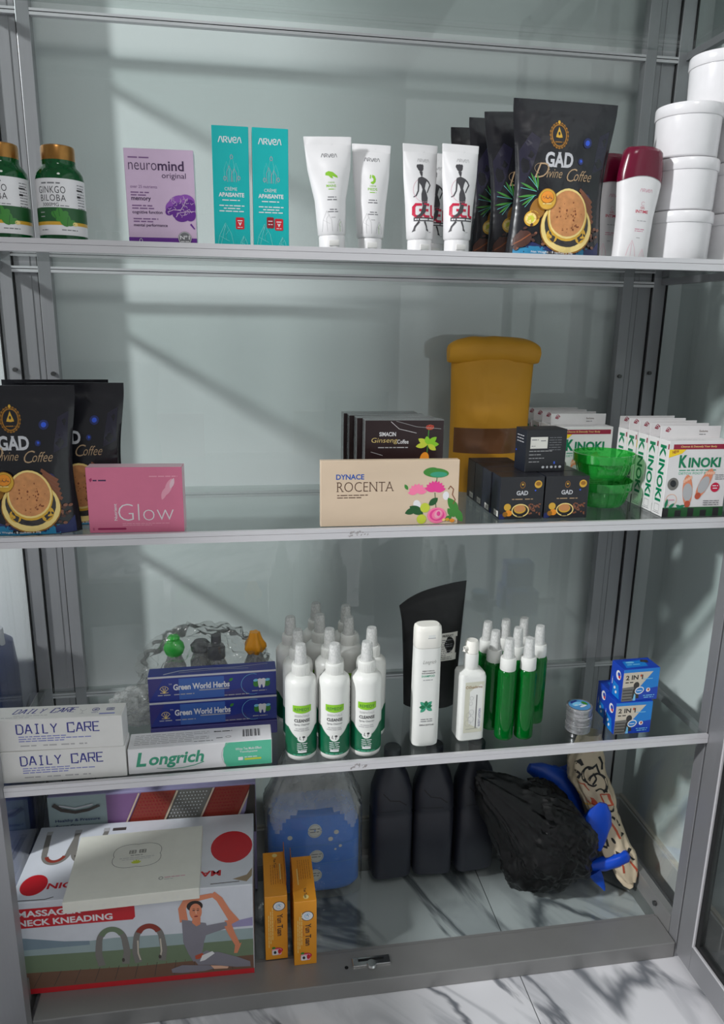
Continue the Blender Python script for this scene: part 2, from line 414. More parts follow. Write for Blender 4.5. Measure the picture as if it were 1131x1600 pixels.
        return raw(name, bm, s.mats, parent, smooth=False)

def planar(o, u, v):
    o, u, v = Vector(o), Vector(u), Vector(v); n = u.cross(v)
    return lambda a, b: (o + u * a + v * b, n)
def face_map(w, d, h, side):
    """maps a face of a box whose base is centred on the origin; u,v start at that face's lower left"""
    if side == 'front': return planar((-w / 2, -d / 2, 0), (1, 0, 0), (0, 0, 1))
    if side == 'left': return planar((-w / 2, d / 2, 0), (0, -1, 0), (0, 0, 1))
    if side == 'right': return planar((w / 2, -d / 2, 0), (0, 1, 0), (0, 0, 1))
    if side == 'top': return planar((-w / 2, -d / 2, h), (1, 0, 0), (0, 1, 0))
def round_map(secs):
    """front of a loft: u runs round the girth from the front centre, v is height"""
    def at(z):
        for s0, s1 in zip(secs, secs[1:]):
            if s0[0] <= z <= s1[0] and s1[0] > s0[0]:
                t = (z - s0[0]) / (s1[0] - s0[0]); g = lambda k, dflt: (s0[k] if len(s0) > k else dflt) * (1 - t) + (s1[k] if len(s1) > k else dflt) * t
                return g(1, 0), g(2, 0), g(3, 2), g(4, 0), g(5, 0)
        s = secs[0] if z < secs[0][0] else secs[-1]
        return s[1], s[2], (s[3] if len(s) > 3 else 2), (s[4] if len(s) > 4 else 0), (s[5] if len(s) > 5 else 0)
    def f(u, v):
        a, b, p, cx, cy = at(v)
        if p <= 2.05 and abs(a - b) < 1e-6: th = u / a
        else: th = math.asin(max(-.98, min(.98, u / a)))
        if p > 2.05:
            x = max(-.98, min(.98, u / a)); y = -(1 - abs(x) ** p) ** (1 / p); q = Vector((cx + a * x, cy + b * y, v))
            n = Vector((sgp(x, p - 1) / a, sgp(y, p - 1) / b, 0)).normalized()
        else:
            q = Vector((cx + a * sin(th), cy - b * cos(th), v)); n = Vector((sin(th) / a, -cos(th) / b, 0)).normalized()
        return q, n
    return f

def carton(name, label, cat, w, d, h, loc, rz=0, mat='white', group=None, faces=None, rx=0, ry=0, bev=.0007, body='carton_body'):
    """paper box, base centred on its origin; faces: {'left': material, ...}"""
    r = thing(name, label, cat, loc, rz, group, rx, ry); bm = newbm()
    mats = [mat]; fs = add_box(bm, -w / 2, w / 2, -d / 2, d / 2, 0, h)
    order = ('bottom', 'top', 'front', 'back', 'left', 'right')
    for k, m in (faces or {}).items():
        if m not in mats: mats.append(m)
        fs[order.index(k)].material_index = mats.index(m)
    bmesh.ops.bevel(bm, geom=list(bm.edges), offset=bev, segments=1, affect='EDGES')
    obj(body, bm, mats, r, smooth=False)
    return r

ARVEA = [[(0, 0), (.08, 1), (.13, 1), (.2, 0)], [(.24, 0), (.24, 1), (.36, 1), (.38, .6), (.3, .5), (.39, 0)], [(.43, 1), (.5, 0), (.53, 0), (.6, 1)],
         [(.64, .5), (.77, .5), (.78, .9), (.7, 1), (.63, .7), (.64, .2), (.72, 0), (.79, .1)], [(.82, 0), (.89, .93), (.92, 1), (.95, .93), (1.0, 0)]]
DAILY = {'D': [[(0, 0), (0, 1), (.6, 1), (.85, .8), (.85, .2), (.6, 0), (0, 0)]], 'A': [[(0, 0), (.38, 1), (.5, 1), (.9, 0)], [(.2, .35), (.7, .35)]],
         'I': [[(.45, 0), (.45, 1)], [(.2, 0), (.7, 0)], [(.2, 1), (.7, 1)]], 'L': [[(.1, 1), (.1, 0), (.75, 0)]], 'Y': [[(0, 1), (.42, .5), (.85, 1)], [(.42, .5), (.42, 0)]],
         'C': [[(.85, .75), (.85, 1), (0, 1), (0, 0), (.85, 0), (.85, .25)]], 'R': [[(0, 0), (0, 1), (.85, 1), (.85, .5), (0, .5)], [(.45, .5), (.85, 0)]],
         'E': [[(.85, 0), (0, 0), (0, 1), (.85, 1)], [(0, .52), (.7, .52)]], ' ': []}
def stroke_word(a, m, word, u, v, w, h, lw, shear=0):
    cw = w / len(word)
    for i, ch in enumerate(word): a.strokes(m, DAILY[ch], u + i * cw, v, cw * .86, h, lw, shear)

# ------------------------------------------------------------------ the setting
FLOOR = -1.42
def struct(name, bm, mats): return tag(obj(name, bm, mats, None, smooth=False), kind='structure')
bm = newbm(); add_box(bm, -3.2, 1.16, 0.46, 0.56, FLOOR - .02, 1.5); struct('wall_back', bm, 'wall_paint')
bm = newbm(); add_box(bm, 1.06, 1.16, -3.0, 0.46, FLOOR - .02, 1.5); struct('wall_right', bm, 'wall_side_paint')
bm = newbm()
xs = [-3.816, -2.616, -1.416, -0.616, 0.584, 1.06]; ys = [-4.6, -3.4, -2.2, -1.0, 0.46]
for x0, x1 in zip(xs, xs[1:]):
    for y0, y1 in zip(ys, ys[1:]): add_box(bm, x0 + .0012, x1 - .0012, y0 + .0012, y1 - .0012, FLOOR - .02, FLOOR)
add_box(bm, -3.816, 1.06, -4.6, .46, FLOOR - .03, FLOOR - .0015, 1)
struct('floor', bm, ['marble', 'grout'])
bm = newbm(); add_box(bm, 1.046, 1.06, -3.0, .46, FLOOR, -1.322, 0, .002); add_box(bm, 1.05, 1.06, -3.0, .46, -1.322, -1.316, 1)
struct('baseboard_right', bm, ['skirting_tile', 'mortar'])
bm = newbm(); add_box(bm, -3.2, 1.046, .446, .46, FLOOR, -1.322, 0, .002); add_box(bm, -3.2, 1.046, .452, .46, -1.322, -1.316, 1)
struct('baseboard_back', bm, ['skirting_tile', 'mortar'])


# unseen blocker added left of the cabinet, outside the frame; it shades the left front and the right of the back wall
bm = newbm(); add_box(bm, -1.10, -1.0, -.400, -.200, FLOOR - .02, 1.5); add_box(bm, -1.10, -1.0, -.62, -.400, FLOOR - .02, -.30); struct('shade_blocker_left', bm, 'wall_paint')

# ------------------------------------------------------------------ the cabinet
T1, T2, T3, T4 = 0.112, -0.365, -0.841, -1.3805
XL, XR = -0.49, 0.978
TOP = 0.98
cab = thing('display_cabinet', 'tall aluminium and glass display cabinet standing against the wall', 'cabinet', (0.244, 0.2, FLOOR))
def cpart(name, bm, mats, smooth=False, parent=cab, label=None):
    xform(bm, Matrix.Translation((-0.244, -0.2, -FLOOR)))
    o = obj(name, bm, mats, parent, smooth)
    if label: o['label'] = label
    return o
def cbox(name, x0, x1, y0, y1, z0, z1, mat, bev=.001, label=None):
    bm = newbm(); add_box(bm, x0, x1, y0, y1, z0, z1, 0, bev); return cpart(name, bm, mat, label=label)
cbox('front_post', XL - .012, -.45, -.03, .0, FLOOR, TOP, 'aluminium_post')
cbox('front_post', .958, XR + .006, .0, .03, FLOOR, TOP, 'aluminium_post')
for sgn in (-1, 1):
    X = lambda v: v if sgn > 0 else 0.488 - v
    def pair(a, b): a, b = X(a), X(b); return min(a, b), max(a, b)
    # seen from inside: back stile, groove, corner post, groove, side stile
    x0, x1 = pair(.868, .893); cbox('back_stile', x0, x1, .384, .408, FLOOR, TOP, 'aluminium_post')
    x0, x1 = pair(.893, .8955); cbox('gasket', x0, x1, .388, .408, FLOOR, TOP, 'gasket')
    bm = newbm(); x0, x1 = pair(.8955, .941); add_box(bm, x0, x1, .392, .43, FLOOR, TOP, 0, .001)
    x0, x1 = pair(.909, .911); add_box(bm, x0, x1, .3905, .392, FLOOR, TOP, 0); cpart('corner_post', bm, 'aluminium_post')
    x0, x1 = pair(.941, .9435); cbox('gasket', x0, x1, .388, .408, FLOOR, TOP, 'gasket')
    x0, x1 = pair(.9435, .9735); cbox('side_stile', x0, x1, .384, .425, FLOOR, TOP, 'aluminium_post')
    x0, x1 = pair(.9735, .977); cbox('gasket', x0, x1, .380, .42, FLOOR, TOP, 'gasket')
    x0, x1 = pair(.977, .982); cbox('side_pane', x0, x1, .03 if sgn > 0 else .0, .42, FLOOR + .03, TOP - .03, 'pane_glass', 0)
    x0, x1 = pair(.957, .9765); cbox('side_sill', x0, x1, .031, .384, FLOOR, -1.335, 'aluminium_sill')
    for (bx, bz) in ((.880, -.118), (.955, -.11)):
        bm = newbm(); xx = X(bx); add_tube(bm, [(xx, .384, bz), (xx, .379, bz)], .0045, 12); cpart('screw', bm, 'screw_metal', True)
    for k, z in enumerate((.575, T1, T2, T3)):
        x0, x1 = pair(.961, .9765); cbox('side_rail', x0, x1, .03, .384, z - .022, z - .0065, 'aluminium_post')
cbox('back_pane', -.42, .873, .398, .402, FLOOR + .03, TOP - .03, 'pane_glass', 0)
for z in (.575, T1, T2, T3):
    bm = newbm(); add_box(bm, -.482, .968, .002, .383, z - .006, z - .0004, 0)
    cpart('shelf_pane', bm, 'shelf_glass')
    bm = newbm()   # extruded front edge with a fine groove
    add_prism(bm, [(-.008, z - .0165), (.004, z - .0165), (.004, z - .0062), (-.0035, z - .0062), (-.0035, z + .0008), (.0, z + .0008), (.0, z + .003), (-.008, z + .003),
                   (-.008, z - .0045), (-.0068, z - .005), (-.008, z - .0055)], -.4495, .9575)
    cpart('shelf_edge', bm, 'aluminium')
    bm = newbm(); add_box(bm, -.48, .957, .3845, .3975, z - .0275, z - .0215, 0, .0008); add_box(bm, -.48, .957, .3855, .3975, z - .0215, z - .0200, 1); add_box(bm, -.48, .957, .3845, .397, z - .0200, z - .0155, 0)
    cpart('back_rail', bm, ['aluminium', 'gasket'])
bm = newbm(); add_box(bm, -.45, .956, -.002, .08, -1.4195, -1.379, 0, .002); add_box(bm, -.45, .956, .08, .092, -1.4195, -1.3845, 0, .001)
sill = cpart('front_sill', bm, 'aluminium_sill')
cbox('back_sill', -.47, .957, .372, .398, FLOOR, -1.372, 'aluminium_sill')
cbox('base_pane', -.475, .957, .092, .372, -1.3865, T4 - .0004, 'shelf_glass', 0)
cbox('top_rail', XL, XR, -.01, .03, TOP - .04, TOP, 'aluminium'); cbox('top_rail', XL, XR, .384, .425, TOP - .04, TOP, 'aluminium')
cbox('top_panel', XL, XR, .03, .384, TOP - .012, TOP - .004, 'pane_glass', 0)
bm = newbm(); add_box(bm, .209, .293, .034, .056, -1.379, -1.3745, 0, .0012); add_box(bm, .222, .28, .0445, .0505, -1.3744, -1.3738, 1)
bmesh.ops.create_cone(bm, cap_ends=True, segments=16, radius1=.012, radius2=.010, depth=.004, matrix=Matrix.Translation((.251, .036, -1.3745)))
cpart('lock_plate', bm, ['chrome', 'gasket'])
bm = newbm(); add_tube(bm, [(.195, .037, -1.3792), (.195, .037, -1.3784)], .0042, 14); cpart('bolt_hole', bm, 'gasket', True)
bm = newbm(); add_tube(bm, [(.955, .09, -1.352), (.950, .09, -1.352)], .006, 12); cpart('screw', bm, 'screw_metal', True)
for (xc, zc) in ((.199, T2), (.205, T3)):
    a = Art(); r = random.Random(int(xc * 1e4))
    for k in range(16):
        a.ell('residue', xc - .244 + r.uniform(-.018, .018), r.uniform(-.005, .005), r.uniform(.0008, .003), r.uniform(.0006, .002), r.uniform(0, 90), 9)
    z0 = zc - .0067 - FLOOR
    o = a.build('tape_residue', cab, lambda u, v, z0=z0: (Vector((u, -.008 - .2, z0 + v)), Vector((0, -1, 0))))
# hinged door standing open towards the viewer
door = bpy.data.objects.new('cabinet_door', None); link(door, cab); door['label'] = 'glass door with grey frame swung open at right'
def dpart(name, b, mat, bev=.0012):
    bm = newbm(); add_box(bm, *b, 0, bev); return cpart(name, bm, mat, parent=door)
dx0, dx1 = .9585, .9785
dpart('door_stile', (dx0, dx1, -.055, -.004, -1.405, TOP), 'aluminium_post'); dpart('door_stile', (dx0, dx1, -.66, -.61, -1.405, TOP), 'aluminium_post')
dpart('door_rail', (dx0, dx1, -.61, -.055, -1.405, -1.338), 'aluminium_post'); dpart('door_rail', (dx0, dx1, -.61, -.055, TOP - .06, TOP), 'aluminium_post')
dpart('door_bead', (dx0 - .002, dx0 + .004, -.060, -.0555, -1.338, TOP - .06), 'aluminium'); dpart('door_bead', (dx0 - .002, dx0 + .004, -.61, -.0605, -1.3375, -1.333), 'aluminium')
dpart('door_gasket', (dx0 + .004, dx1 - .003, -.072, -.0605, -1.333, TOP - .06), 'gasket', 0); dpart('door_gasket', (dx0 + .004, dx1 - .003, -.61, -.0725, -1.333, -1.322), 'gasket', 0)
dpart('door_pane', (.967, .971, -.61, -.0725, -1.322, TOP - .06), 'pane_glass', 0)

# blue drum on the floor behind the cabinet's left side
drum = thing('plastic_drum', 'tall dark blue plastic drum on the floor behind the left side glass', 'drum', (-.658, .285, FLOOR))
obj('drum_body', loft([(0, .135, .095, 5), (.01, .147, .110, 5), (.66, .147, .110, 5), (.72, .142, .105, 5), (.745, .12, .085, 4), (.755, .06, .06, 2.5)], 48), 'drum_blue', drum)
bm = newbm(); add_tube(bm, [(.0, .02, .745), (.0, .02, .762), (.03, .02, .772), (.10, .02, .772), (.125, .02, .762), (.125, .02, .73)], .012, 10)
obj('handle', bm, 'mist', drum)
obj('cap', lathe([(.03, .75), (.03, .775), (.026, .78)], 24), 'mist', drum).location = (-.07, 0, 0)
sheet = newbm()
for k in range(15):
    for j in range(9):
        u, v = k / 14, j / 8
        sheet.verts.new((-.60 + .085 * u + .012 * sin(9 * v + 3 * u), .424 + .016 * sin(5 * u + 2 * v), FLOOR + .0 + (.30 + .24 * u ** 1.4) * v))
sheet.verts.ensure_lookup_table()
for k in range(14):
    for j in range(8): sheet.faces.new([sheet.verts[i] for i in (k * 9 + j, (k + 1) * 9 + j, (k + 1) * 9 + j + 1, k * 9 + j + 1)])
wrapper = tag(obj('plastic_wrapper', sheet, 'film_milky'), 'crumpled clear plastic wrapper on the floor beside the blue drum', 'wrapper')

# ------------------------------------------------------------------ top visible shelf
def bottle_art():
    a = Art(); a.rect('white', -.103, 0, .206, .082)
    a.up(); a.rect('leaf_dark', -.103, .018, .206, .022); a.rect('gold', -.103, .0145, .206, .005)
    a.greek('grey_ink', -.020, .0735, .030, .0035, 1)
    a.text('charcoal', 'GINKGO', -.026, .0605, .043, .0100, .0, spacing=1.1); a.text('charcoal', 'BILOBA', -.023, .0490, .040, .0095, spacing=1.1)
    a.text('ink', '3000MG', -.020, .0415, .026, .0052); a.greek('grey_ink', .008, .0418, .013, .002, 3)
    for k in range(9): a.greek('grey_ink', .036, .040 + k * .0042, .016, .0020, k)
    a.rect('ink', .035, .056, .007, .003); a.rect('ink', .035, .066, .012, .002)
    a.greek('grey_ink', -.026, .0065, .013, .002, 5); a.greek('grey_ink', .008, .0065, .024, .0022, 6)
    for k in range(2): a.greek('pale_ink', -.026, .026 + k * .006, .010, .002, k)
    a.up()
    for (u, v, s, r) in ((.006, .031, .009, 90), (.001, .029, .008, 150), (.012, .029, .008, 40), (.016, .021, .009, 80), (.022, .018, .007, 20), (.012, .018, .007, 140), (.007, .024, .007, 200)):
        a.ell('leaf', u, v, s, s * .62, r, 18)
    a.ell('gold_pale', .0285, .0165, .004, .003)
    a.up()
    for (u, v, t) in ((.006, .034, 100), (.016, .021, 70), (.001, .031, 140)): a.line('leaf_dark', [(u, v - .007), (u + .006 * cos(radians(t)), v + .006 * sin(radians(t)))], .0007)
    return a
gb = thing('supplement_bottle', 'green supplement bottle with a bronze cap, whole in view left of the lilac box', 'bottle', (-.277, .042, T1), -4, 'green supplement bottles')
obj('bottle_body', lathe([(.033, 0), (.0358, .003), (.0362, .008), (.0362, .094), (.0352, .101), (.031, .108), (.0265, .112), (.0255, .116), (.0255, .121)], 40), 'bottle_green', gb)
obj('cap', lathe([(.0235, .119), (.0252, .1205), (.0255, .138), (.0245, .1415), (.021, .143)], 48), 'gold_cap', gb)
bottle_art().build('printed_label_markings', gb, lambda u, v, f=round_map([(0, .0364, .0364), (.2, .0364, .0364)]): f(u, v + .010), .004)
dup(gb, (-.361, .042, T1), -6, 'green supplement bottle with a bronze cap, cut off by the left edge')

nb = carton('supplement_carton', 'lilac cardboard box with a purple brain picture', 'box', .106, .032, .142, (-.120, .032, T1), 0, 'lilac', faces={'right': 'white'}, ry=-.5)
a = Art(); a.rect('purple', 0, 0, .106, .0115).up()
a.greek('mauve_ink', .006, .1275, .034, .0034, 2)
a.text('plum_ink', 'neuro', .006, .111, .043, .0105, -.008); a.text('plum_ink', 'mind', .0505, .111, .040, .0145, .018); a.text('plum_ink', 'original', .056, .0975, .037, .0105)
a.text('mauve_ink', 'over 25 nutrients', .007, .0845, .041, .0045); a.greek('mauve_ink', .007, .077, .028, .003, 3); a.greek('mauve_ink', .007, .073, .024, .003, 4)
a.text('plum_ink', 'memory', .0075, .0645, .030, .0065, .02); a.greek('mauve_ink', .008, .0575, .031, .003, 6); a.greek('mauve_ink', .008, .0535, .036, .003, 7)
a.text('plum_ink', 'cognitive function', .008, .0455, .046, .0062, .015); a.greek('mauve_ink', .009, .038, .038, .003, 8); a.greek('mauve_ink', .009, .034, .030, .003, 9)
a.text('plum_ink', 'mental performance', .009, .0265, .052, .0058, .015)
for (u, v, s, t, r, m) in ((.079, .064, .016, .011, 20, 'purple_mid'), (.068, .058, .010, .008, 50, 'purple_mid'), (.092, .067, .013, .010, -10, 'purple_mid'), (.066, .052, .008, .006, 40, 'purple'), (.082, .056, .013, .009, 0, 'purple'), (.097, .058, .009, .012, 0, 'purple'), (.085, .045, .013, .009, 10, 'purple'), (.097, .047, .009, .010, 0, 'purple'), (.076, .049, .008, .006, 60, 'purple')):
    a.ell(m, u, v, s, t, r, 20)
a.line('purple', [(.097, .033), (.103, .0255)], .003, .0018)
a.up()
rr = random.Random(5)
for k in range(34):
    u, v = rr.uniform(.062, .100), rr.uniform(.042, .072)
    if ((u - .083) / .021) ** 2 + ((v - .057) / .016) ** 2 < 1:
        t = rr.uniform(0, 6); a.line('lilac', [(u, v), (u + .003 * cos(t), v + .003 * sin(t)), (u + .0055 * cos(t + .8), v + .0055 * sin(t + .8))], .0006)
a.line('lilac', [(.062, .050), (.072, .054), (.082, .053), (.087, .060), (.092, .070)], .0009); a.line('lilac', [(.075, .043), (.079, .049), (.090, .051), (.104, .052)], .0009)
a.ell('grey_ink', .087, .011, .0105).up(); a.arc('white', .087, .011, .0095, .0095, .0006); a.text('white', 'Nº1', .0795, .0095, .015, .006, .02); a.greek('white', .0805, .0055, .013, .002, 4)
a.arc('white', .0185, .006, .0022, .0035, .0007, -60, 240); a.greek('lilac', .036, .002, .024, .002, 2)
a.build('printed_front_markings', nb, face_map(.106, .032, .142, 'front'))

tb = carton('cream_carton', 'tall teal cream carton, left of two, one red square on it', 'box', .0575, .042, .182, (-.0105, .043, T1), 0, 'teal', 'teal cream cartons', faces={'right': 'teal_deep'})
def teal_art(two):
    a = Art(); W = .0575
    a.strokes('white', ARVEA, .010, .1575, .036, .0085, .0013)
    for k, (u, h) in enumerate(((.022, .030), (.030, .042), (.037, .028), (.026, .024), (.034, .020))):
        a.line('rose_line' if k > 2 else 'teal_pale', [(u - .003, .100), (u - .004, .100 + h * .6), (u, .100 + h), (u + .004, .100 + h * .6), (u + .003, .100)], .0004)
    for (u, v) in ((.019, .105), (.041, .106), (.030, .137)): a.arc('rose_line', u, v, .002, .003, .0005)
    a.text('white', 'CRÈME', .018, .087, .020, .0062, -.005); a.text('white', 'APAISANTE', .0085, .0775, .0405, .0065, .03)
    for k, (u, w) in enumerate(((.014, .028), (.009, .040), (.016, .026), (.009, .041))): a.greek('white', u, .0715 - k * .0042 - (.004 if k else 0), w, .0026, k)
    for u0, s in ((.018, 1.0), (.047, .5)):
        a.line('teal_pale', [(u0 - .013 * s, .003), (u0 - .010 * s, .018 * s), (u0, .038 * s), (u0 + .009 * s, .022 * s), (u0 + .013 * s, .003)], .0006)
        a.line('teal_pale', [(u0 - .008 * s, .003), (u0, .036 * s), (u0 + .001 * s, .012 * s)], .0005); a.line('teal_pale', [(u0, .02 * s), (u0 + .006 * s, .028 * s)], .0005)
        a.line('teal_pale', [(u0 - .010 * s, .018 * s), (u0 + .006 * s, .010 * s)], .0005)
    a.up(); a.rrect('red', .0345, .029, .0135, .018, .002)
    if two: a.rrect('red_dark', .0215, .032, .0115, .017, .002)
    a.up(); a.greek('white', .0372, .041, .008, .0024, 2); a.text('white', 'v', .0385, .0345, .0055, .005, .03); a.greek('white', .0372, .0312, .008, .0016, 7)
    if two: a.greek('white', .0238, .042, .007, .002, 2); a.greek('white', .0238, .037, .007, .002, 3)
    return a
for o, two in ((tb, False),):
    teal_art(two).build('printed_front_markings', o, face_map(.0575, .042, .182, 'front'))
tb2 = carton('cream_carton', 'tall teal cream carton, right of two, beside the white tubes', 'box', .0575, .042, .182, (.0525, .043, T1), 0, 'teal', 'teal cream cartons', faces={'right': 'teal_deep'})
teal_art(True).build('printed_front_markings', tb2, face_map(.0575, .042, .182, 'front'))

# squeeze tubes standing on their caps
def tube(name, label, loc, rz, w, h, group, art, ry=0, capr=.0215):
    r = thing(name, label, 'tube', loc, rz, group, 0, ry)
    obj('cap', loft([(0, capr - .001, capr - .001), (.001, capr, capr), (.0225, capr, capr), (.0245, capr - .0008, capr - .0008)], 40), 'tube_white', r)
    bm = newbm(); add_box(bm, -.0085, .0085, -capr - .0006, -capr + .004, .0075, .0165, 0, .0006); obj('flip_tab', bm, 'offwhite', r)
    secs = [(.0242, .0212, .0212), (.0268, .0232, .0232), (.045, .0242, .0226), (.08, .0262, .0200), (h - .05, .0262 + (w / 2 - .0262) * .72, .0115), (h - .0125, w / 2 - .0006, .0022), (h - .0120, w / 2 - .0002, .0016), (h - .0005, w / 2, .0015), (h, w / 2 - .0003, .0012)]
    bm = newbm(); add_loft(bm, secs, 56)
    obj('tube_body', bm, 'tube_white', r, angle=50)
    if art: art.build('printed_front_markings', r, round_map(secs), .006)
    return r
def foot_art(hand):
    a = Art(); a.strokes('grey_ink', ARVEA, -.013, .145, .026, .0055, .0009)
    if hand:
        a.poly('lime', [(-.008, .121), (-.003, .1235), (.004, .122), (.011, .1165), (.012, .113), (.008, .114), (.003, .116), (.004, .112), (0, .113), (-.003, .116), (-.0085, .117)])
    else:
        a.poly('lime', [(0, .124), (.004, .122), (.006, .117), (.005, .112), (.001, .1085), (-.003, .110), (-.003, .112), (.001, .1135), (.002, .117), (-.001, .120)])
        for k in range(3): a.ell('lime', -.003 - k * .0003, .1225 - k * .002, .0011)
    a.text('lime', 'CRÈME', -.005, .1045, .011, .003); a.text('lime', 'MAINS' if hand else 'PIEDS', -.008, .0985, .016, .0042, .01); a.greek('lime', -.005, .0945, .011, .0022, 2)
    a.greek('grey_ink', -.007, .082, .014, .0026, 1); a.greek('grey_ink', -.008, .078, .017, .0026, 2); a.greek('grey_ink', -.005, .063, .012, .0024, 4); a.greek('grey_ink', -.008, .0595, .017, .0024, 5); a.greek('pale_ink', -.003, .051, .007, .002, 5)
    for u0, s in ((-.010, 1.0), (.011, .6)):
        a.line('pale_ink', [(u0 - .008 * s, .030), (u0 - .006 * s, .030 + .018 * s), (u0, .030 + .032 * s), (u0 + .007 * s, .030 + .018 * s), (u0 + .008 * s, .030)], .00045)
        a.line('lime' if s < 1 else 'pale_ink', [(u0, .030), (u0 - .001 * s, .03 + .02 * s), (u0 + .004 * s, .03 + .026 * s)], .0004)
        a.line('pale_ink', [(u0 - .006 * s, .03 + .018 * s), (u0 + .004 * s, .03 + .012 * s)], .0004)
    return a
def lady_art():
    a = Art(); a.strokes('pale_ink', ARVEA, -.008, .1485, .022, .005, .0007)
    K = 'charcoal'; ox, oy = -.0015, .0
    P = lambda *p: [(ox + x * .001, oy + y * .001) for x, y in p]
    a.arc('rose_line', ox - .0005, .103, .0165, .019, .0005, 20, 300)
    a.ell(K, ox - .002, .139, .0055, .006); a.ell(K, ox - .006, .141, .003, .0035); a.ell(K, ox + .002, .142, .002, .003); a.poly(K, P((-5, 133), (1.5, 133), (.5, 127), (-1, 124), (-3, 127)))
    a.poly(K, P((-8, 122.5), (-1, 125), (6, 122.5), (7.5, 118), (5, 113), (3, 106), (6, 98), (7.5, 91), (6, 83), (3, 78), (-3, 78), (-4.5, 88), (-4, 97), (-1.5, 104), (-3, 110), (-6, 114)))
    a.line(K, P((-7, 121), (-8, 112), (-9, 102), (-13, 94), (-17, 92)), .003, .0016); a.line(K, P((6, 121), (11, 117), (14, 112), (10, 105), (7, 99)), .003, .002)
    a.up(); T = 'crimson'
    for pl in ([(-4, 80), (-14, 80), (-17, 76), (-17, 64), (-14, 61), (-6, 61), (-4, 64), (-4, 71), (-9, 71)], [(10, 80), (1, 80), (-1.5, 76), (-1.5, 64), (1, 61), (10, 61)], [(-1.5, 71), (8, 71)], [(14, 80), (14, 63), (16, 61), (21, 61)]):
        a.line(T, P(*pl), .0042)
    a.up(); a.poly(K, P((-2, 80), (4, 80), (2, 68), (-7, 60), (-15, 60), (-7, 66)))
    a.rect(K, ox - .017, .0535, .037, .006); a.line(K, P((-9, 53), (-15, 45), (-17, 38)), .003, .002); a.line(K, P((0, 53), (3, 45), (4, 39)), .003, .002); a.poly(K, P((-19, 36), (-15, 38), (-15, 41), (-18, 39)));  a.poly(K, P((2, 39), (7, 36.5), (6, 40), (4, 42)))
    a.up(); a.greek('white', ox - .0155, .0548, .034, .0036, 3); a.greek('pale_ink', ox + .008, .035, .006, .002, 1)
    return a
tube('cream_tube', 'white hand cream tube with a green hand mark, foremost of its pair', (.155, .036, T1), 3, .079, .177, 'white foot and hand cream tubes', foot_art(True), ry=-3.0, capr=.022)
tube('cream_tube', 'white foot cream tube with a small green foot mark', (.2215, .052, T1), 2, .066, .172, 'white foot and hand cream tubes', foot_art(False), capr=.0205)
gt = tube('gel_tube', 'white gel tube with a lady silhouette, left of the front two', (.3095, .055, T1), 14, .066, .1765, 'white gel tubes', lady_art(), ry=-1.5)
dup(gt, (.3715, .040, T1), 6, 'white gel tube with a lady silhouette, in front of black pouches', ry=0)
dup(gt, (.345, .112, T1), 10, 'white gel tube standing in shade behind the two gel tubes', ry=0)

# stand-up pouches
def pouch_fn(w, h, d, top=1.0, bot=1.0, pinch=.06, lean=0.0, seed=0, wr=.0022, topt=.0016):
    def hw(t): return w / 2 * ((bot * (1 - t) + top * t) - pinch * sin(pi * min(1, t * 1.05)) ** 1.5)
    def f(s, t, side=-1):
        th = topt + (d / 2 - topt) * (1 - min(1, t / .93)) ** .62 * (1 - .12 * (1 - t)) if t < .93 else topt
        y = side * (th * max(0, 1 - abs(s) ** 2.4) ** .7 + .0006)
        x = hw(t) * s
        k = noise.noise(Vector((x * 26 + seed, t * 6.5, side * 3 + seed))) * wr + noise.noise(Vector((x * 70 + seed * 2, t * 17, side * 5))) * wr * .4
        return Vector((x, y + k * (1 - abs(s) ** 4) * min(1, (1 - t) * 7 + .12) + lean * t * t, h * t))
    return f
def pouch(name, label, w, h, d, loc, rz, mat, group=None, rx=0, ry=0, art=None, **kw):
    r = thing(name, label, 'pouch', loc, rz, group, rx, ry); f = pouch_fn(w, h, d, **kw)
    bm = newbm(); NS, NT = 26, 34; F, B = {}, {}
    for j in range(NT + 1):
        for i in range(NS + 1):
            s, t = -1 + 2 * i / NS, j / NT
            F[i, j] = bm.verts.new(f(s, t, -1)); B[i, j] = bm.verts.new(f(s, t, 1))
    for j in range(NT):
        for i in range(NS):
            bm.faces.new((F[i, j], F[i + 1, j], F[i + 1, j + 1], F[i, j + 1])); bm.faces.new((B[i, j], B[i, j + 1], B[i + 1, j + 1], B[i + 1, j]))
        for i in (0, NS): bm.faces.new((F[i, j], F[i, j + 1], B[i, j + 1], B[i, j]))
    for i in range(NS):
        for j in (0, NT): bm.faces.new((F[i, j], F[i + 1, j], B[i + 1, j], B[i, j]))
    obj('pouch_body', bm, mat, r, angle=60)
    if art:
        def fm(u, v):
            s = max(-.985, min(.985, u / (w / 2))); t = max(.002, min(.998, v / h)); p = f(s, t)
            n = (f(min(.99, s + .02), t) - f(max(-.99, s - .02), t)).cross(f(s, min(.999, t + .01)) - f(s, max(.001, t - .01))).normalized()
            return p, n
        art.build('printed_front_markings', r, fm, .0075, .00022)
    return r
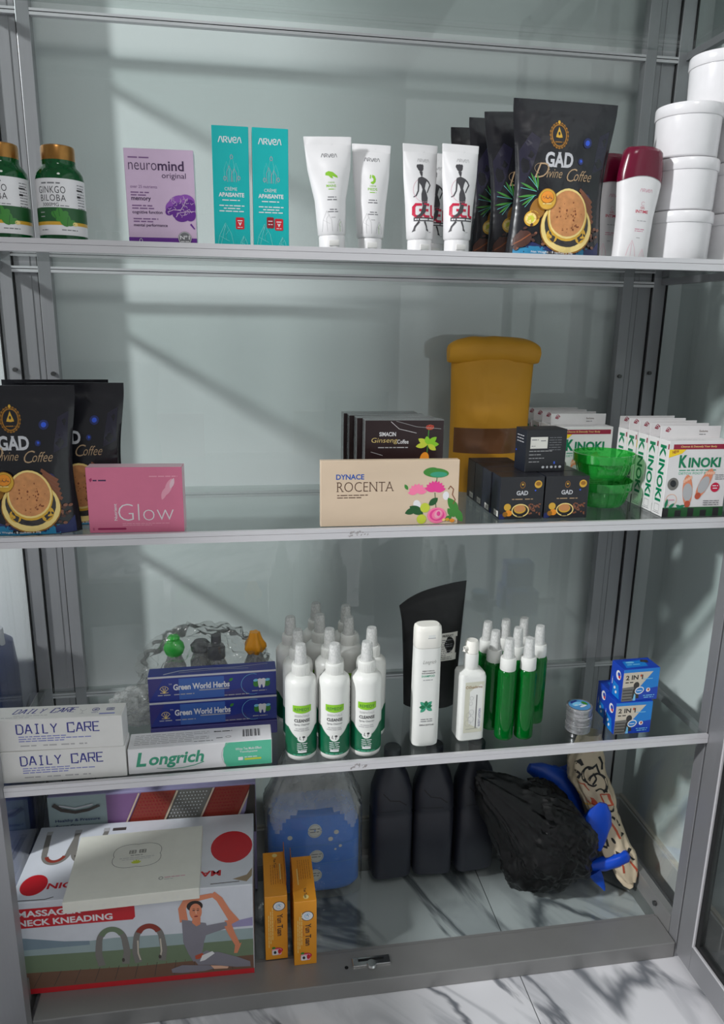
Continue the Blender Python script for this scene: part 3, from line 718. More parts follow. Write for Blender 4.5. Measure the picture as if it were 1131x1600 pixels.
def coffee_art(seed=0):
    a = Art(); rr = random.Random(seed); S = 1.0
    a.poly('indigo_film', [(-.085, .10), (-.06, .15), (-.045, .19), (-.062, .20), (-.086, .17)]); a.poly('indigo_film', [(.06, .14), (.084, .15), (.083, .21), (.066, .20)])
    a.rect('cyan_ink', -.082, .001, .140, .016); a.poly('blue_deep', [(-.084, .017), (-.05, .024), (-.03, .017), (.07, .016), (.084, .03), (.084, .001), (.06, .001)])
    # emblem
    a.up(); E, V = -.012, .1965
    a.arc('gold_dark', E, V, .0135, .0175, .0024); a.arc('gold_dark', E, V, .0165, .0205, .0009)
    for k in range(20): a.ell('gold_dark', E + .0165 * cos(k * pi / 10), V + .0205 * sin(k * pi / 10), .0016, .0016, 0, 8)
    a.poly('gold', [(E - .004, V + .002), (E + .004, V + .002), (E + .0065, V - .003), (E, V - .004), (E - .0065, V - .003)])
    a.poly('gold', [(E - .006, V - .001), (E + .006, V - .001), (E + .003, V + .006), (E, V + .014), (E - .003, V + .006)]); a.ell('gold', E, V + .0215, .0022, .003)
    a.greek('gold_dark', E - .008, V - .012, .016, .003, 2); a.up(); a.ell('black_carton', E, V + .003, .0018, .003)
    # name
    a.text('silver', 'GAD', -.0375, .1455, .055, .0245, .035, serif=True)
    a.text('champagne_dark', 'D', -.058, .128, .022, .024, -.01, shear=.45); a.text('champagne_dark', 'ivine', -.035, .1285, .030, .014, -.005, shear=.35)
    a.text('champagne_dark', 'C', .003, .124, .017, .021, -.01, shear=.4); a.text('champagne_dark', 'offee', .020, .1255, .036, .017, -.005, shear=.35)
    a.arc('champagne_dark', -.047, .143, .011, .008, .0006, 60, 260)
    # blue lights
    for (u, v, s) in ((.043, .1875, .0055), (.033, .157, .0035), (.052, .098, .005)): a.ell('blue_deep', u, v, s * 1.5); a.ell('blue_glow', u, v, s * .8)
    # spice leaves, fruit, cinnamon
    for (u, v, L, t) in ((-.050, .110, .030, 120), (-.052, .106, .034, 155), (-.052, .100, .034, 185), (-.050, .108, .026, 95), (-.056, .098, .026, 215)):
        a.leaf('leaf', u, v, L, .0018, t); a.line('teal_pale', [(u, v), (u + L * .9 * cos(radians(t + 14)), v + L * .9 * sin(radians(t + 14)))], .0006)
    a.ell('gold_dark', -.047, .078, .014, .019, -20); a.ell('gold', -.056, .062, .014, .013); a.up(); a.ell('gold_pale', -.058, .062, .010, .009); a.ell('yellow_green', -.0575, .061, .006, .006)
    for k in range(5): a.line('gold', [(-.058, .062), (-.058 + .009 * cos(k * 1.26), .062 + .008 * sin(k * 1.26))], .0008)
    for k in range(5): a.line('cinnamon', [(.036 + k * .002, .112 - k * .008), (.064 + k * .001, .092 - k * .008)], .0058)
    a.up()
    for k in range(5): a.line('bean_light', [(.036 + k * .002, .1135 - k * .008), (.064 + k * .001, .0935 - k * .008)], .0012)
    for k in range(95):
        u = rr.uniform(-.082, .080); v = rr.uniform(.012, .052)
        if (-.045 < u < .045 and v > .03) or (u > .05 and v > .05): continue
        s = rr.uniform(.0028, .0042); t = rr.uniform(0, 180); a.ell('bean' if k % 3 else 'bean_light', u, v, s, s * .68, t, 10)
    a.ell('bean', -.068, .028, .0165, .013, 30, 20); a.up(); a.line('foam_dark', [(-.081, .020), (-.070, .026), (-.055, .037)], .0022)
    # saucer and cup
    C, D = .012, .056
    a.up(); a.ell('gold_dark', C, D - .006, .052, .045); a.up(); a.ell('gold_pale', C, D - .005, .0505, .0435); a.up(); a.ell('photo_dark', C, D - .001, .044, .038)
    a.ell('gold', C - .028, D - .020, .010, .013, 30); a.ell('gold', C + .028, D - .020, .010, .013, -30); a.rect('black_carton', C - .018, D - .036, .036, .02)
    a.up(); a.ell('gold', C, D + .0135, .0405, .0430); a.up(); a.ell('gold_pale', C, D + .0155, .0390, .0410); a.up(); a.ell('foam_print', C, D + .0155, .0360, .0375); a.up()
    for k in range(34):
        r_, t = .026 * sqrt(rr.random()), rr.uniform(0, 6.28); a.ell('foam_dark', C + .004 + r_ * cos(t), D + .010 + r_ * sin(t), rr.uniform(.0006, .0022), rr.uniform(.0006, .0018), rr.uniform(0, 90), 8)
    # round gold seal
    a.up(); a.ell('gold_dark', -.031, .093, .0178); a.up(); a.ell('gold', -.031, .093, .0165); a.up(); a.ell('gold_dark', -.031, .096, .0125, .0105); a.up(); a.ell('orange', -.031, .0965, .0115, .0095); a.text('brown_ink', 'HALAL', -.040, .0935, .018, .006, .02)
    a.greek('gold_pale', -.039, .084, .016, .003, 4)
    a.text('white', 'Net Weight : 8 sachets x 20g', -.052, .0042, .078, .0045, .01)
    return a
CA = coffee_art()
gp = pouch('coffee_pouch', 'black coffee pouch with a cup picture, foremost on the top shelf', .184, .252, .060, (.548, .040, T1), -2, 'black_film', 'black pouches on the top shelf', rx=0, ry=1.0, art=CA, pinch=.11, bot=.94, top=1.0, seed=3)
dup(gp, (.536, .112, T1), 2, 'black coffee pouch directly behind the foremost one, reaching left past it', ry=-3)
dup(gp, (.515, .172, T1), 3, 'black coffee pouch further back, its top left corner above the gel tube', ry=-.5)
dup(gp, (.503, .240, T1), 0, 'rearmost black coffee pouch, lowest corner behind the right gel tube', ry=-1.0)

# intimate-wash bottles with dark red caps
secs = [(0, .030, .0165, 2.6), (.003, .0325, .019, 2.6), (.03, .0320, .0195, 2.6), (.075, .0335, .020, 2.5), (.110, .0385, .0205, 2.4), (.128, .0405, .0205, 2.4), (.140, .0408, .020, 2.4)]
wb = thing('wash_bottle', 'white wash bottle with a dark red cap, in front of its twin', 'bottle', (.690, .034, T1), 4, 'white bottles with dark red caps', 0, 2.5)
obj('bottle_body', loft(secs, 56), 'tube_white', wb)
bm = newbm()
NP = 56; csec = [(.128, .0412), (.140, .0412), (.155, .0395), (.170, .0372), (.179, .0352), (.184, .031), (.1855, .02)]
rings = []
for q, (z, aa) in enumerate(csec):
    ring = []
    for i, (x, y) in enumerate(ringpts(aa, .0212 if q < 5 else .017, 2.4, NP)):
        zz = z
        if q == 0: zz = .128 + .010 * (1 - (x / aa) ** 2)
        ring.append(bm.verts.new((x, y, zz)))
    rings.append(ring)
for r0, r1 in zip(rings, rings[1:]):
    for i in range(NP): bm.faces.new((r0[i], r0[(i + 1) % NP], r1[(i + 1) % NP], r1[i]))
bm.faces.new(rings[-1]); obj('cap', bm, 'maroon', wb)
a = Art(); a.strokes('rose_line', ARVEA, -.008, .112, .024, .005, .0007); a.arc('rose_line', .001, .093, .003, .003, .0006, 30, 330); a.text('crimson', 'GEL', -.003, .0845, .009, .0038); a.text('crimson', 'INTIME', -.011, .0775, .024, .005, .015)
a.greek('pale_ink', -.006, .064, .018, .0022, 2); a.greek('rose_line', -.008, .050, .018, .0024, 3); a.greek('rose_line', -.008, .047, .016, .002, 4); a.greek('pale_ink', -.003, .036, .008, .002, 2)
for u0, s in ((-.010, 1.), (.012, .6)): a.line('pink_pale', [(u0 - .008 * s, .006), (u0 - .005 * s, .02 * s), (u0, .032 * s), (u0 + .006 * s, .02 * s), (u0 + .009 * s, .006)], .0005); a.line('pink_pale', [(u0, .006), (u0, .028 * s)], .0004)
a.build('printed_front_markings', wb, round_map(secs), .006)
dup(wb, (.668, .098, T1), 4, 'white wash bottle with a dark red cap, half hidden behind its twin', ry=1)

# stacked white tubs
jt = thing('plastic_tub', 'white lidded tub at the bottom of the left stack', 'tub', (.800, .066, T1), 0, 'white plastic tubs')
JH = .0868
obj('tub_body', lathe([(.050, 0), (.0525, .0015), (.0535, .004), (.0550, .066), (.0550, .069)], 64), 'jar_white', jt)
obj('lid', lathe([(.0562, .0665), (.0572, .068), (.0572, .0835), (.0560, .0858), (.0525, .0866), (.0515, .0852), (.002, .0852)], 64), 'jar_white', jt)
for (x, y, k, l) in ((.799, .066, 1, 'white lidded tub in the middle of the left stack'), (.794, .064, 2, 'white lidded tub at the top of the left stack of three'),
                     (.9155, .074, 0, 'white lidded tub at the bottom of the right stack, cut off'), (.9155, .076, 1, 'white lidded tub in the middle of the right stack, cut off by the edge'), (.9150, .074, 2, 'white lidded tub third up in the right stack, cut off'),
                     (.853, .072, 3, 'topmost white lidded tub, resting across both stacks')):
    dup(jt, (x, y, T1 + k * (JH + .0002)), 20 * k, l)

# ------------------------------------------------------------------ middle shelf
ga = dup(gp, (-.372, .040, T2), 2, 'shiny black coffee pouch at left edge, in front of two others', 'black pouches on the middle shelf', ry=0)
dup(gp, (-.300, .100, T2), -2, 'black coffee pouch showing its right edge behind the pink box', 'black pouches on the middle shelf', ry=0)
dup(gp, (-.338, .165, T2), 3, 'rearmost black coffee pouch on the middle shelf, only its top edge showing', 'black pouches on the middle shelf', ry=0)

pk = carton('beauty_carton', 'pink box with large white lettering beside black pouches', 'box', .161, .034, .116, (-.187, .031, T2), -2.4, 'pink', faces={'top': 'pink_side', 'left': 'pink_side', 'right': 'pink_side'}, rx=0)
a = Art(); a.text('white', 'Glow', .050, .0215, .094, .030, -.022); a.text('white', 'Nutrient', .048, .022, .030, .0052, .01, rot=90)
a.poly('pink_dark', [(.005, .095), (.009, .098), (.010, .094), (.007, .090)]); a.greek('plum_ink', .011, .0915, .022, .0042, 2); a.greek('pink_pale', .105, .0985, .048, .003, 3)
a.greek('pink_pale', .056, .0155, .080, .002, 4); a.greek('pink_pale', .056, .0125, .050, .002, 9); a.rrect('pink_dark', .014, .0055, .048, .0035, .0015); a.text('pink_dark', 'E', .006, .005, .003, .004)
for (u, v, s, m) in ((.132, .082, .016, 'pink_pale'), (.140, .088, .010, 'pink_side'), (.125, .070, .012, 'pink_pale')): a.leaf(m, u, v - s, s * 2, s * .35, 70)
a.build('printed_front_markings', pk, face_map(.161, .034, .116, 'front'))

rc = carton('capsule_carton', 'champagne coloured wide box with pink lotus flowers, at shelf front', 'box', .256, .018, .121, (.262, .024, T2), -.8, 'champagne', faces={}, rx=-1.5)
a = Art()
a.text('blue_ink', 'DYNACE', .028, .0865, .051, .0098, .025); a.text('brown_ink', 'ROCENTA', .030, .064, .103, .018, -.012, serif=True); a.greek('brown_ink', .030, .0565, .056, .0028, 2); a.greek('brown_ink', .030, .052, .044, .0028, 3)
a.ell('leaf', .212, .097, .024, .0088, -4); a.ell('leaf', .202, .100, .014, .007, 10); a.ell('mint_ink', .217, .094, .016, .005); a.line('leaf_dark', [(.214, .088), (.213, .072)], .0012)
for t in range(15, 170, 18): a.leaf('magenta' if t % 36 else 'rose', .211, .062, .021, .0042, t)
for t in range(10, 180, 24): a.leaf('rose', .178, .060, .018, .0042, t)
a.leaf('leaf', .160, .066, .012, .003, 120); a.line('leaf_dark', [(.211, .060), (.214, .030)], .0012); a.ell('white', .178, .038, .007, .009, 20); a.ell('white', .232, .054, .006, .008)
for (u, v, L, W, t) in ((.236, .050, .036, .008, -55), (.250, .030, .030, .007, -60), (.236, .030, .022, .006, -50), (.190, .020, .030, .008, 150), (.178, .030, .024, .006, 200), (.200, .036, .022, .006, 40)): a.leaf('leaf' if t < 0 else 'leaf_dark', u, v, L, W, t)
a.line('cinnamon', [(.236, .066), (.240, .072), (.246, .066), (.244, .056), (.250, .046), (.246, .038)], .0016)
a.up(); a.ell('yellow_green', .193, .032, .009); a.ell('yellow_green', .187, .0105, .009); a.up(); a.ell('rose', .216, .017, .018, .015); a.ell('leaf', .238, .012, .006, .004, 20); a.up()
for k, (r_, m) in enumerate(((.014, 'magenta'), (.011, 'rose'), (.008, 'pink_pale'), (.0045, 'magenta'))): a.ell(m, .216 + .001 * k, .018 + .0008 * k, r_, r_ * .8, 30 * k); a.up()
a.ell('gold', .236, .009, .004, .003); a.ell('orange', .245, .007, .005, .0035); a.ell('gold_pale', .229, .0085, .003, .0025)
a.build('printed_front_markings', rc, face_map(.256, .018, .121, 'front'))

gc = carton('coffee_carton', 'dark ginseng coffee box with orange root picture, behind the lotus box', 'box', .154, .032, .183, (.304, .118, T2), -1, 'wrap', 'dark wrapped coffee boxes', faces={'front': 'choc'})
a = Art(); a.text('white', 'SIMACIN', .028, .152, .032, .008, .02); a.text('gold_pale', 'Ginseng', .012, .137, .050, .012, -.01, shear=.15); a.text('white', 'Coffee', .063, .1375, .022, .008, .01); a.greek('pale_ink', .026, .129, .058, .003, 3)
a.line('leaf', [(.122, .120), (.124, .166)], .0018)
for (L, t) in ((.022, 150), (.024, 190), (.022, 40), (.022, 0), (.016, 100), (.02, -35)): a.leaf('yellow_green' if t % 20 else 'lime', .123, .136, L, .0052, t)
a.ell('rust', .126, .169, .008, .005)
for k in range(9): a.ell('red_dark', .119 + k * .0017, .168 + (k % 3) * .002, .0012, n=8)
a.ell('orange', .117, .108, .009, .013, -10); a.ell('orange', .112, .094, .013, .012, 20); a.line('orange', [(.11, .09), (.104, .07), (.10, .05)], .008, .002); a.line('orange', [(.116, .09), (.120, .07), (.118, .055)], .007, .002)
a.up(); a.line('white', [(.050, .180), (.066, .166), (.10, .158)], .0007); a.line('pale_ink', [(.06, .181), (.10, .170), (.148, .166)], .0006); a.line('pale_ink', [(.012, .122), (.035, .115)], .0008)
a.build('printed_front_markings', gc, face_map(.154, .032, .183, 'front'))
dup(gc, (.293, .156, T2), 1, 'dark wrapped coffee box second in its row behind the lotus box'); dup(gc, (.284, .193, T2), -1, 'dark wrapped coffee box third back in its row'); dup(gc, (.277, .230, T2), 1, 'rearmost dark wrapped coffee box, leftmost edge of the row')

# mustard paper bag with a see-through strip, top rolled over
mp = thing('paper_pouch', 'mustard yellow paper pouch with brown window strip and folded top', 'pouch', (.538, .300, T2), -1)
mf = pouch_fn(.192, .315, .085, top=.97, bot=.93, pinch=.02, seed=9, wr=.004, topt=.016)
bm = newbm(); NS, NT = 28, 40; F, B = {}, {}
for j in range(NT + 1):
    for i in range(NS + 1):
        s, t = -1 + 2 * i / NS, j / NT
        F[i, j] = bm.verts.new(mf(s, t, -1)); B[i, j] = bm.verts.new(mf(s, t, 1))
for j in range(NT):
    for i in range(NS):
        z = (j + .5) / NT * .315; k = 1 if .087 < z < .143 else 0
        f1 = bm.faces.new((F[i, j], F[i + 1, j], F[i + 1, j + 1], F[i, j + 1])); f1.material_index = k if 1 <= i < NS - 1 else 0
        bm.faces.new((B[i, j], B[i, j + 1], B[i + 1, j + 1], B[i + 1, j]))
    for i in (0, NS): bm.faces.new((F[i, j], F[i, j + 1], B[i, j + 1], B[i, j]))
for i in range(NS):
    for j in (0, NT): bm.faces.new((F[i, j], F[i + 1, j], B[i + 1, j], B[i, j]))
obj('pouch_body', bm, ['mustard_paper', 'brown_window'], mp, angle=60)
bm = newbm(); n = 40; rings = []
for i in range(n + 1):
    s = -1 + 2 * i / n; ring = []
    half = .101 * s; dz = -.010 * abs(s) ** 3
    for k in range(18):
        t = 2 * pi * k / 18; rr_ = 1 - .35 * abs(s) ** 6
        wob = .003 * noise.noise(Vector((s * 3, k * .5, 1)))
        ring.append(bm.verts.new((half, -.004 + (.024 + wob) * rr_ * cos(t), .312 + dz + (.030 + wob) * rr_ * sin(t) * (1.05 if sin(t) < 0 else .82))))
    rings.append(ring)
for r0, r1 in zip(rings, rings[1:]):
    for k in range(18): bm.faces.new((r0[k], r0[(k + 1) % 18], r1[(k + 1) % 18], r1[k]))
bm.faces.new(rings[0]); bm.faces.new(rings[-1][::-1]); obj('folded_top', bm, 'mustard_paper', mp, angle=60)

# small black coffee boxes
sb = carton('sachet_carton', 'small black coffee box with cup picture, front left of the group', 'box', .0875, .050, .083, (.5215, .060, T2), 0, 'black_carton', 'small black coffee boxes', faces={'left': 'navy_carton'})
a = Art(); a.poly('blue_deep', [(.0005, .010), (.016, .014), (.010, .0005), (.0005, .0005)]); a.arc('gold_dark', .044, .067, .0045, .006, .0012); a.ell('gold', .044, .068, .0018, .002)
a.ell('gold', .075, .068, .0075); a.up(); a.ell('gold_dark', .075, .069, .005, .004); a.ell('blue_glow', .070, .056, .0016)
a.text('silver', 'GAD', .0325, .047, .023, .0088, .03, serif=True); a.greek('champagne_dark', .024, .038, .022, .003, 2); a.greek('champagne_dark', .050, .038, .016, .003, 3)
for k in range(30):
    r_ = random.Random(k); u, v = r_.uniform(.056, .082), r_.uniform(.008, .030); a.ell('bean_light' if k % 2 else 'cinnamon', u, v, .0022, .0014, r_.uniform(0, 180), 8)
a.ell('gold', .016, .024, .007); a.ell('orange', .019, .012, .007, .006); a.ell('gold_dark', .012, .010, .005)
a.up(); a.arc('gold_pale', .042, .017, .0165, .012, .0022); a.ell('gold', .041, .0195, .012, .0085); a.up(); a.ell('foam', .041, .021, .0105, .007); a.rect('ink', .036, .005, .012, .006)
a.build('printed_front_markings', sb, face_map(.0875, .050, .083, 'front'))
a = Art(); a.rect('sticker', .020, .004, .024, .011); a.up(); a.greek('grey_ink', .022, .009, .018, .002, 1); a.greek('grey_ink', .022, .006, .015, .002, 2); a.build('printed_side_markings', sb, face_map(.0875, .050, .083, 'left'))
for k, l in enumerate(('second in the left row', 'third in the left row', 'rearmost in the left row')): dup(sb, (.5195, .060 + .0515 * (k + 1), T2), 0, 'small black coffee box ' + l + ', in front of the mustard pouch')
dup(sb, (.6125, .060, T2), -1.5, 'small black coffee box with cup picture, front right beside the green cups')
dup(sb, (.6125, .1125, T2), 0, 'small black coffee box hidden behind the front right one')
tbx = carton('sachet_carton', 'small black box showing its back with a white sticker, on top of others', 'box', .085, .050, .083, (.580, .104, T2 + .0833), 4, 'black_carton', 'small black coffee boxes', faces={'left': 'navy_carton', 'top': 'ink'})
a = Art(); a.rect('sticker', .0085, .046, .036, .0225); a.up(); a.greek('grey_ink', .011, .062, .014, .0026, 1); a.greek('grey_ink', .030, .060, .011, .0026, 2); a.greek('grey_ink', .011, .050, .008, .0022, 3)
for k in range(6): a.greek('grey_ink', .048, .066 - k * .0048, .026, .0024, k)
for k in range(4): a.greek('pale_ink', .007, .040 - k * .007, (.048, .026, .032, .022)[k], .0022, k)
for k in range(5): a.ell('silver', .038 + k * .009, .009, .0022 if k % 2 else .003, .0024)
a.rect('blue_glow', .060, .015, .003, .005)
a.build('printed_back_markings', tbx, face_map(.085, .050, .083, 'front'))
a = Art()
for k in range(3): a.greek('pale_ink', .008, .068 - k * .006, .030, .003, k)
a.ell('blue_glow', .006, .038, .002); a.build('printed_side_markings', tbx, face_map(.085, .050, .083, 'left'))

# nested clear green cups
cup = thing('plastic_cup', 'clear green plastic cup, the lower of two stacked', 'cup', (.733, .136, T2), 0, 'clear green stacked cups')
prof = [(.030, 0), (.044, .002), (.0485, .008), (.0555, .034), (.058, .0345), (.0615, .036), (.0625, .054), (.0605, .054), (.0592, .037), (.0535, .0352), (.0465, .009), (.028, .0035)]
obj('cup_body', lathe(prof, 64), 'cup_green', cup)
bm = newbm()
for k in range(40):
    t = 2 * pi * k / 40
    if k % 2: add_tube(bm, [(.0493 * cos(t), .0493 * sin(t), .010), (.0556 * cos(t), .0556 * sin(t), .033)], .0009, 6)
obj('rib_pattern', bm, 'cup_green', cup)
dup(cup, (.7325, .136, T2 + .0565), 7, 'clear green plastic cup, the upper of two stacked')

# foot-patch boxes with hang tabs
KW, KD, KH = .130, .0385, .150
def kin(label, loc, rz, cropped=False):
    r = carton('foot_patch_carton', label, 'box', KW, KD, KH, loc, rz, 'carton_white', 'white foot patch boxes')
    bm = newbm(); add_box(bm, -KW / 2 + .001, KW / 2 - .001, KD / 2 - .0016, KD / 2 - .0004, KH, KH + .024, 0, .0004); obj('hang_tab', bm, 'carton_white', r, smooth=False)
    a = Art(); a.poly('wine', [(.012, .022 - .003), (.016, .024 - .001), (.022, .018), (.017, .012), (.010, .014)]); a.up(); a.line('white', [(.0125, .016), (.016, .021), (.019, .016), (.015, .0145)], .0009)
    a.text('brown_ink', 'Exclusive', .083, .012, .018, .004); a.greek('grey_ink', .083, .0065, .014, .0024, 2)
    a.build('printed_tab_markings', r, planar((-KW / 2, KD / 2 - .0016, KH), (1, 0, 0), (0, 0, 1)))
    a = Art(); a.rect('wine', .009, .134, .116, .010).up(); a.text('gold_pale', 'Cleanse & Detoxify Your Body', .024, .1368, .076, .0046, .01)
    a.poly('yellow', [(.001, .134), (.036, .134), (.028, .126), (.001, .118)]); a.up(); a.text('red_dark', 'NEW', .008, .1255, .014, .006, .02, rot=10)
    a.text('kinoki_green', 'K', .024, .098, .017, .025, .04); a.text('kinoki_green', 'INOKI', .044, .098, .068, .020, .035); a.greek('mint_ink', .026, .0915, .078, .0032, 2)
    a.text('mint', 'DETOX FOOT PADS', .026, .0845, .072, .0048)
    a.ell('photo_grey', .0165, .066, .0115, .0125); a.arc('skin_light', .0165, .034, .0115, .0115, .0012)
    for (u, v, t, s) in ((.049, .052, 96, 1), (.083, .066, 66, 1)):
        c, q = cos(radians(t)), sin(radians(t)); D = lambda d, e=0: (u + d * c - e * q, v + d * q + e * c)
        a.ell('skin_print', *D(0), .032, .0105, t); a.up(); a.ell('mesh_grey', *D(-.003), .018, .0102, t); a.ell('rust', *D(-.027), .007, .0062, t)
        for k in range(4): a.ell('skin_light', *D(.026 - k * .002, -.007 + k * .0046), .0034, .0026, t)
    a.ell('crimson', .107, .058, .0095); a.up(); a.greek('white', .101, .060, .012, .003, 2); a.greek('white', .102, .055, .010, .003, 3); a.ell('black_carton', .0165, .067, .006, .007, 30); a.greek('rose_line', .010, .033, .013, .003, 2)
    for k in range(3): a.greek('grey_ink', .104, .082 - k * .004, .020, .002, k)
    for k in range(3): a.greek('grey_ink', .085, .030 - k * .004, .034, .0024, k)
    a.rect('leaf_dark', .0, .0, .130, .019)
    for (u, L, t) in ((.005, .02, 80), (.012, .016, 40), (.030, .018, 20), (.04, .014, 150)): a.leaf('kinoki_green', u, .017, L, .003, t)
    for k in range(5): a.rect('ink', k * .027, .0, .013, .017 - (k % 2) * .004)
    a.build('printed_front_markings', r, face_map(KW, KD, KH, 'front'))
    a = Art(); a.text('kinoki_green', 'K', .008, .140, .025, .021, .04, rot=-90); a.text('kinoki_green', 'INOKI', .008, .112, .084, .021, .035, rot=-90)
    a.rect('wine', .0345, .134, .004, .010); a.line('grey_ink', [(.010, .008), (.010, .022), (.026, .022), (.026, .008), (.010, .008)], .0007); a.greek('grey_ink', .006, .004, .024, .002, 3)
    a.build('printed_side_markings', r, face_map(KW, KD, KH, 'left'))
    a = Art(); a.greek('pale_ink', .02, .012, .06, .003, 2); a.greek('pale_ink', .03, .022, .04, .003, 4); a.build('printed_top_markings', r, face_map(KW, KD, KH, 'top'))
    return r
kr = kin('white foot patch box at the front of the right row, cut off by edge', (.872, .042, T2), 0)
for k, l in enumerate(('second in the right row, its side lettering showing', 'third in the right row, its side lettering showing', 'fourth in the right row, left edge showing', 'rearmost in the right row, only top corner showing')):
    dup(kr, (.873 - .001 * k, .0835 + .0400 * k, T2), (0, .6, -.4, .5)[k], 'white foot patch box ' + l)
for k, l in enumerate(('foremost of the left row, behind the green cups', 'second in the left row, right of the mustard pouch', 'third in the left row, right of the mustard pouch', 'rearmost in the left row, against the back glass')):
    dup(kr, (.730 - .004 * k, .245 + .0400 * k, T2), (0, .3, -.3, .2)[k], 'white foot patch box ' + l)

# ------------------------------------------------------------------ lower shelf
def daily(label, loc, rz):
    W, D, H = .245, .048, .0640
    r = carton('toothpaste_carton', label, 'box', W, D, H, loc, rz, 'offwhite', 'white and blue toothpaste boxes', bev=.001)
    a = Art(); stroke_word(a, 'daily_blue', 'DAILY CARE', .058, .035, .150, .0185, .0023)
    for k, w in enumerate((.085, .128, .080)): a.greek('pale_blue_ink', .060, .0275 - k * .0046, w, .003, k)
    for u, w in ((.062, .028), (.102, .024), (.134, .024), (.166, .014)): a.greek('pale_ink', u, .0085, w, .0042, int(u * 1e3))
    for k in range(3): a.greek('grey_ink', .003, .050 - k * .008, .012, .0034, k)
    a.build('printed_front_markings', r, face_map(W, D, H, 'front'))
    a = Art(); stroke_word(a, 'daily_blue', 'DAILY CARE', .046, .021, .112, .016, .0020, .35); a.greek('pale_ink', .050, .012, .060, .003, 2); a.greek('pale_ink', .030, .006, .050, .003, 3)
    for k, u in enumerate((.165, .188, .214)):
        m = ('pale_ink', 'daily_blue', 'daily_blue')[k]
        if k == 0: a.line(m, [(u, .030), (u + .003, .024), (u + .009, .024), (u + .012, .030)], .001); a.line(m, [(u + .006, .024), (u + .006, .014)], .001); a.line(m, [(u + .002, .013), (u + .010, .013)], .001)
        if k == 1: a.arc(m, u + .006, .026, .006, .006, .0014); a.ell(m, u + .006, .026, .0035, .002, 30); a.greek(m, u, .014, .012, .002, 3)
        if k == 2: a.line(m, [(u, .022), (u, .030), (u + .013, .030), (u + .013, .022), (u, .022)], .0012); a.text(m, 'mild', u + .002, .0235, .009, .005, .02)
    a.rect('pale_blue_ink', .203, .008, .028, .0038)
    a.build('printed_top_markings', r, face_map(W, D, H, 'top'))
    return r
dc = daily('white toothpaste box with angular blue lettering, lower of two', (-.3555, .034, T3), -1.2)
dup(dc, (-.3572, .035, T3 + .0643), -2.2, 'white toothpaste box with angular blue lettering, on top of its twin')

W, D, H = .270, .056, .053
lg = carton('toothpaste_carton', 'white and mint green toothpaste box in front of the blue boxes', 'box', W, D, H, (-.096, .040, T3), .6, 'white', bev=.001)
a = Art(); a.poly('mint', [(W - .001, .0005), (W - .001, H - .0005), (.182, H - .0005), (.1775, .040), (.176, .026), (.178, .012), (.182, .0005)]); a.arc('pale_ink', .200, .026, .0262, .030, .0008, 120, 240)
a.text('mint_ink', 'L', .014, .015, .018, .030, .035, shear=.2); a.text('mint_ink', 'ongrich', .0345, .0085, .102, .033, .03, shear=.22)
a.line('mint_ink', [(.052, .0095), (.075, .0062), (.10, .0065), (.122, .0100), (.140, .0160)], .0008, .0020)
a.up(); a.text('white', 'White Tea Multi-Effect', .200, .0345, .050, .0052, .01); a.text('white', 'Toothpaste', .208, .0275, .034, .0052, .01); a.rrect('white', .205, .0125, .009, .007, .001); a.rect('yellow_green', .217, .012, .032, .004); a.greek('white', .217, .0175, .024, .0026, 3)
a.build('printed_front_markings', lg, face_map(W, D, H, 'front'))
a = Art()
for k in range(6): a.greek('pale_ink', .010, .044 - k * .0062, .14 - .03 * (k % 3 == 2), .0036, k)
a.greek('ink', .164, .040, .030, .004, 2); a.ell('ink', .1615, .042, .003, .0018); a.greek('grey_ink', .164, .0165, .014, .004, 5); a.arc('grey_ink', .187, .020, .005, .003, .0008); a.greek('grey_ink', .122, .010, .036, .003, 6)
for k in range(22):
    if k % 5 != 3: a.rect('ink', .2145 + k * .00155, .016, (.0007, .0011, .0005)[k % 3], .026)
a.build('printed_top_markings', lg, face_map(W, D, H, 'top'))

W, D, H = .256, .037, .0565
gw = carton('herbal_toothpaste_carton', 'dark blue toothpaste box with a tooth picture, under the top one', 'box', W, D, H, (-.074, .144, T3 + .0305), 1.0, 'box_blue', 'blue toothpaste boxes', bev=.001)
a = Art(); a.rect('silver', 0, H - .005, W, .0042); a.rect('box_blue_lite', .060, .002, .090, H - .010); a.poly('box_violet', [(0, .001), (.03, H - .006), (.0005, H - .006)]); a.poly('box_violet', [(.15, .001), (.20, .001), (.19, .02), (.15, .012)])
a.up(); a.arc('gold_pale', .031, .025, .0085, .0085, .0010, 10, 170)
for k in range(6): a.line('gold_pale', [(.031, .0185), (.031 + .008 * cos(k * .63), .0185 + .012 * sin(k * .63) + .001)], .0012)
a.greek('pale_ink', .018, .0125, .028, .0036, 2); a.text('silver', 'TM', .040, .036, .006, .003)
a.text('white', 'Green World Herbs', .049, .0235, .112, .0135, .03); a.rect('pale_ink', .100, .0195, .060, .0022); a.greek('pale_ink', .050, .0125, .040, .0034, 4)
a.arc('sky', .208, .026, .0235, .023, .0007, 70, 290); a.leaf('leaf', .160, .036, .010, .003, 40)
a.up()
for s in (-1, 1): a.ell('leaf', .226 + s * .010, .028, .007, .009, 20 * s); a.ell('sky', .226 + s * .012, .034, .005, .003, 10)
a.up(); a.poly('white', [(.218, .036), (.222, .038), (.226, .0365), (.230, .038), (.234, .036), (.2335, .028), (.232, .018), (.229, .016), (.227, .024), (.225, .024), (.223, .016), (.220, .018), (.2185, .028)]); a.greek('pale_ink', .206, .0095, .030, .003, 5); a.greek('pale_ink', .150, .004, .050, .003, 6)
a.build('printed_front_markings', gw, face_map(W, D, H, 'front'))
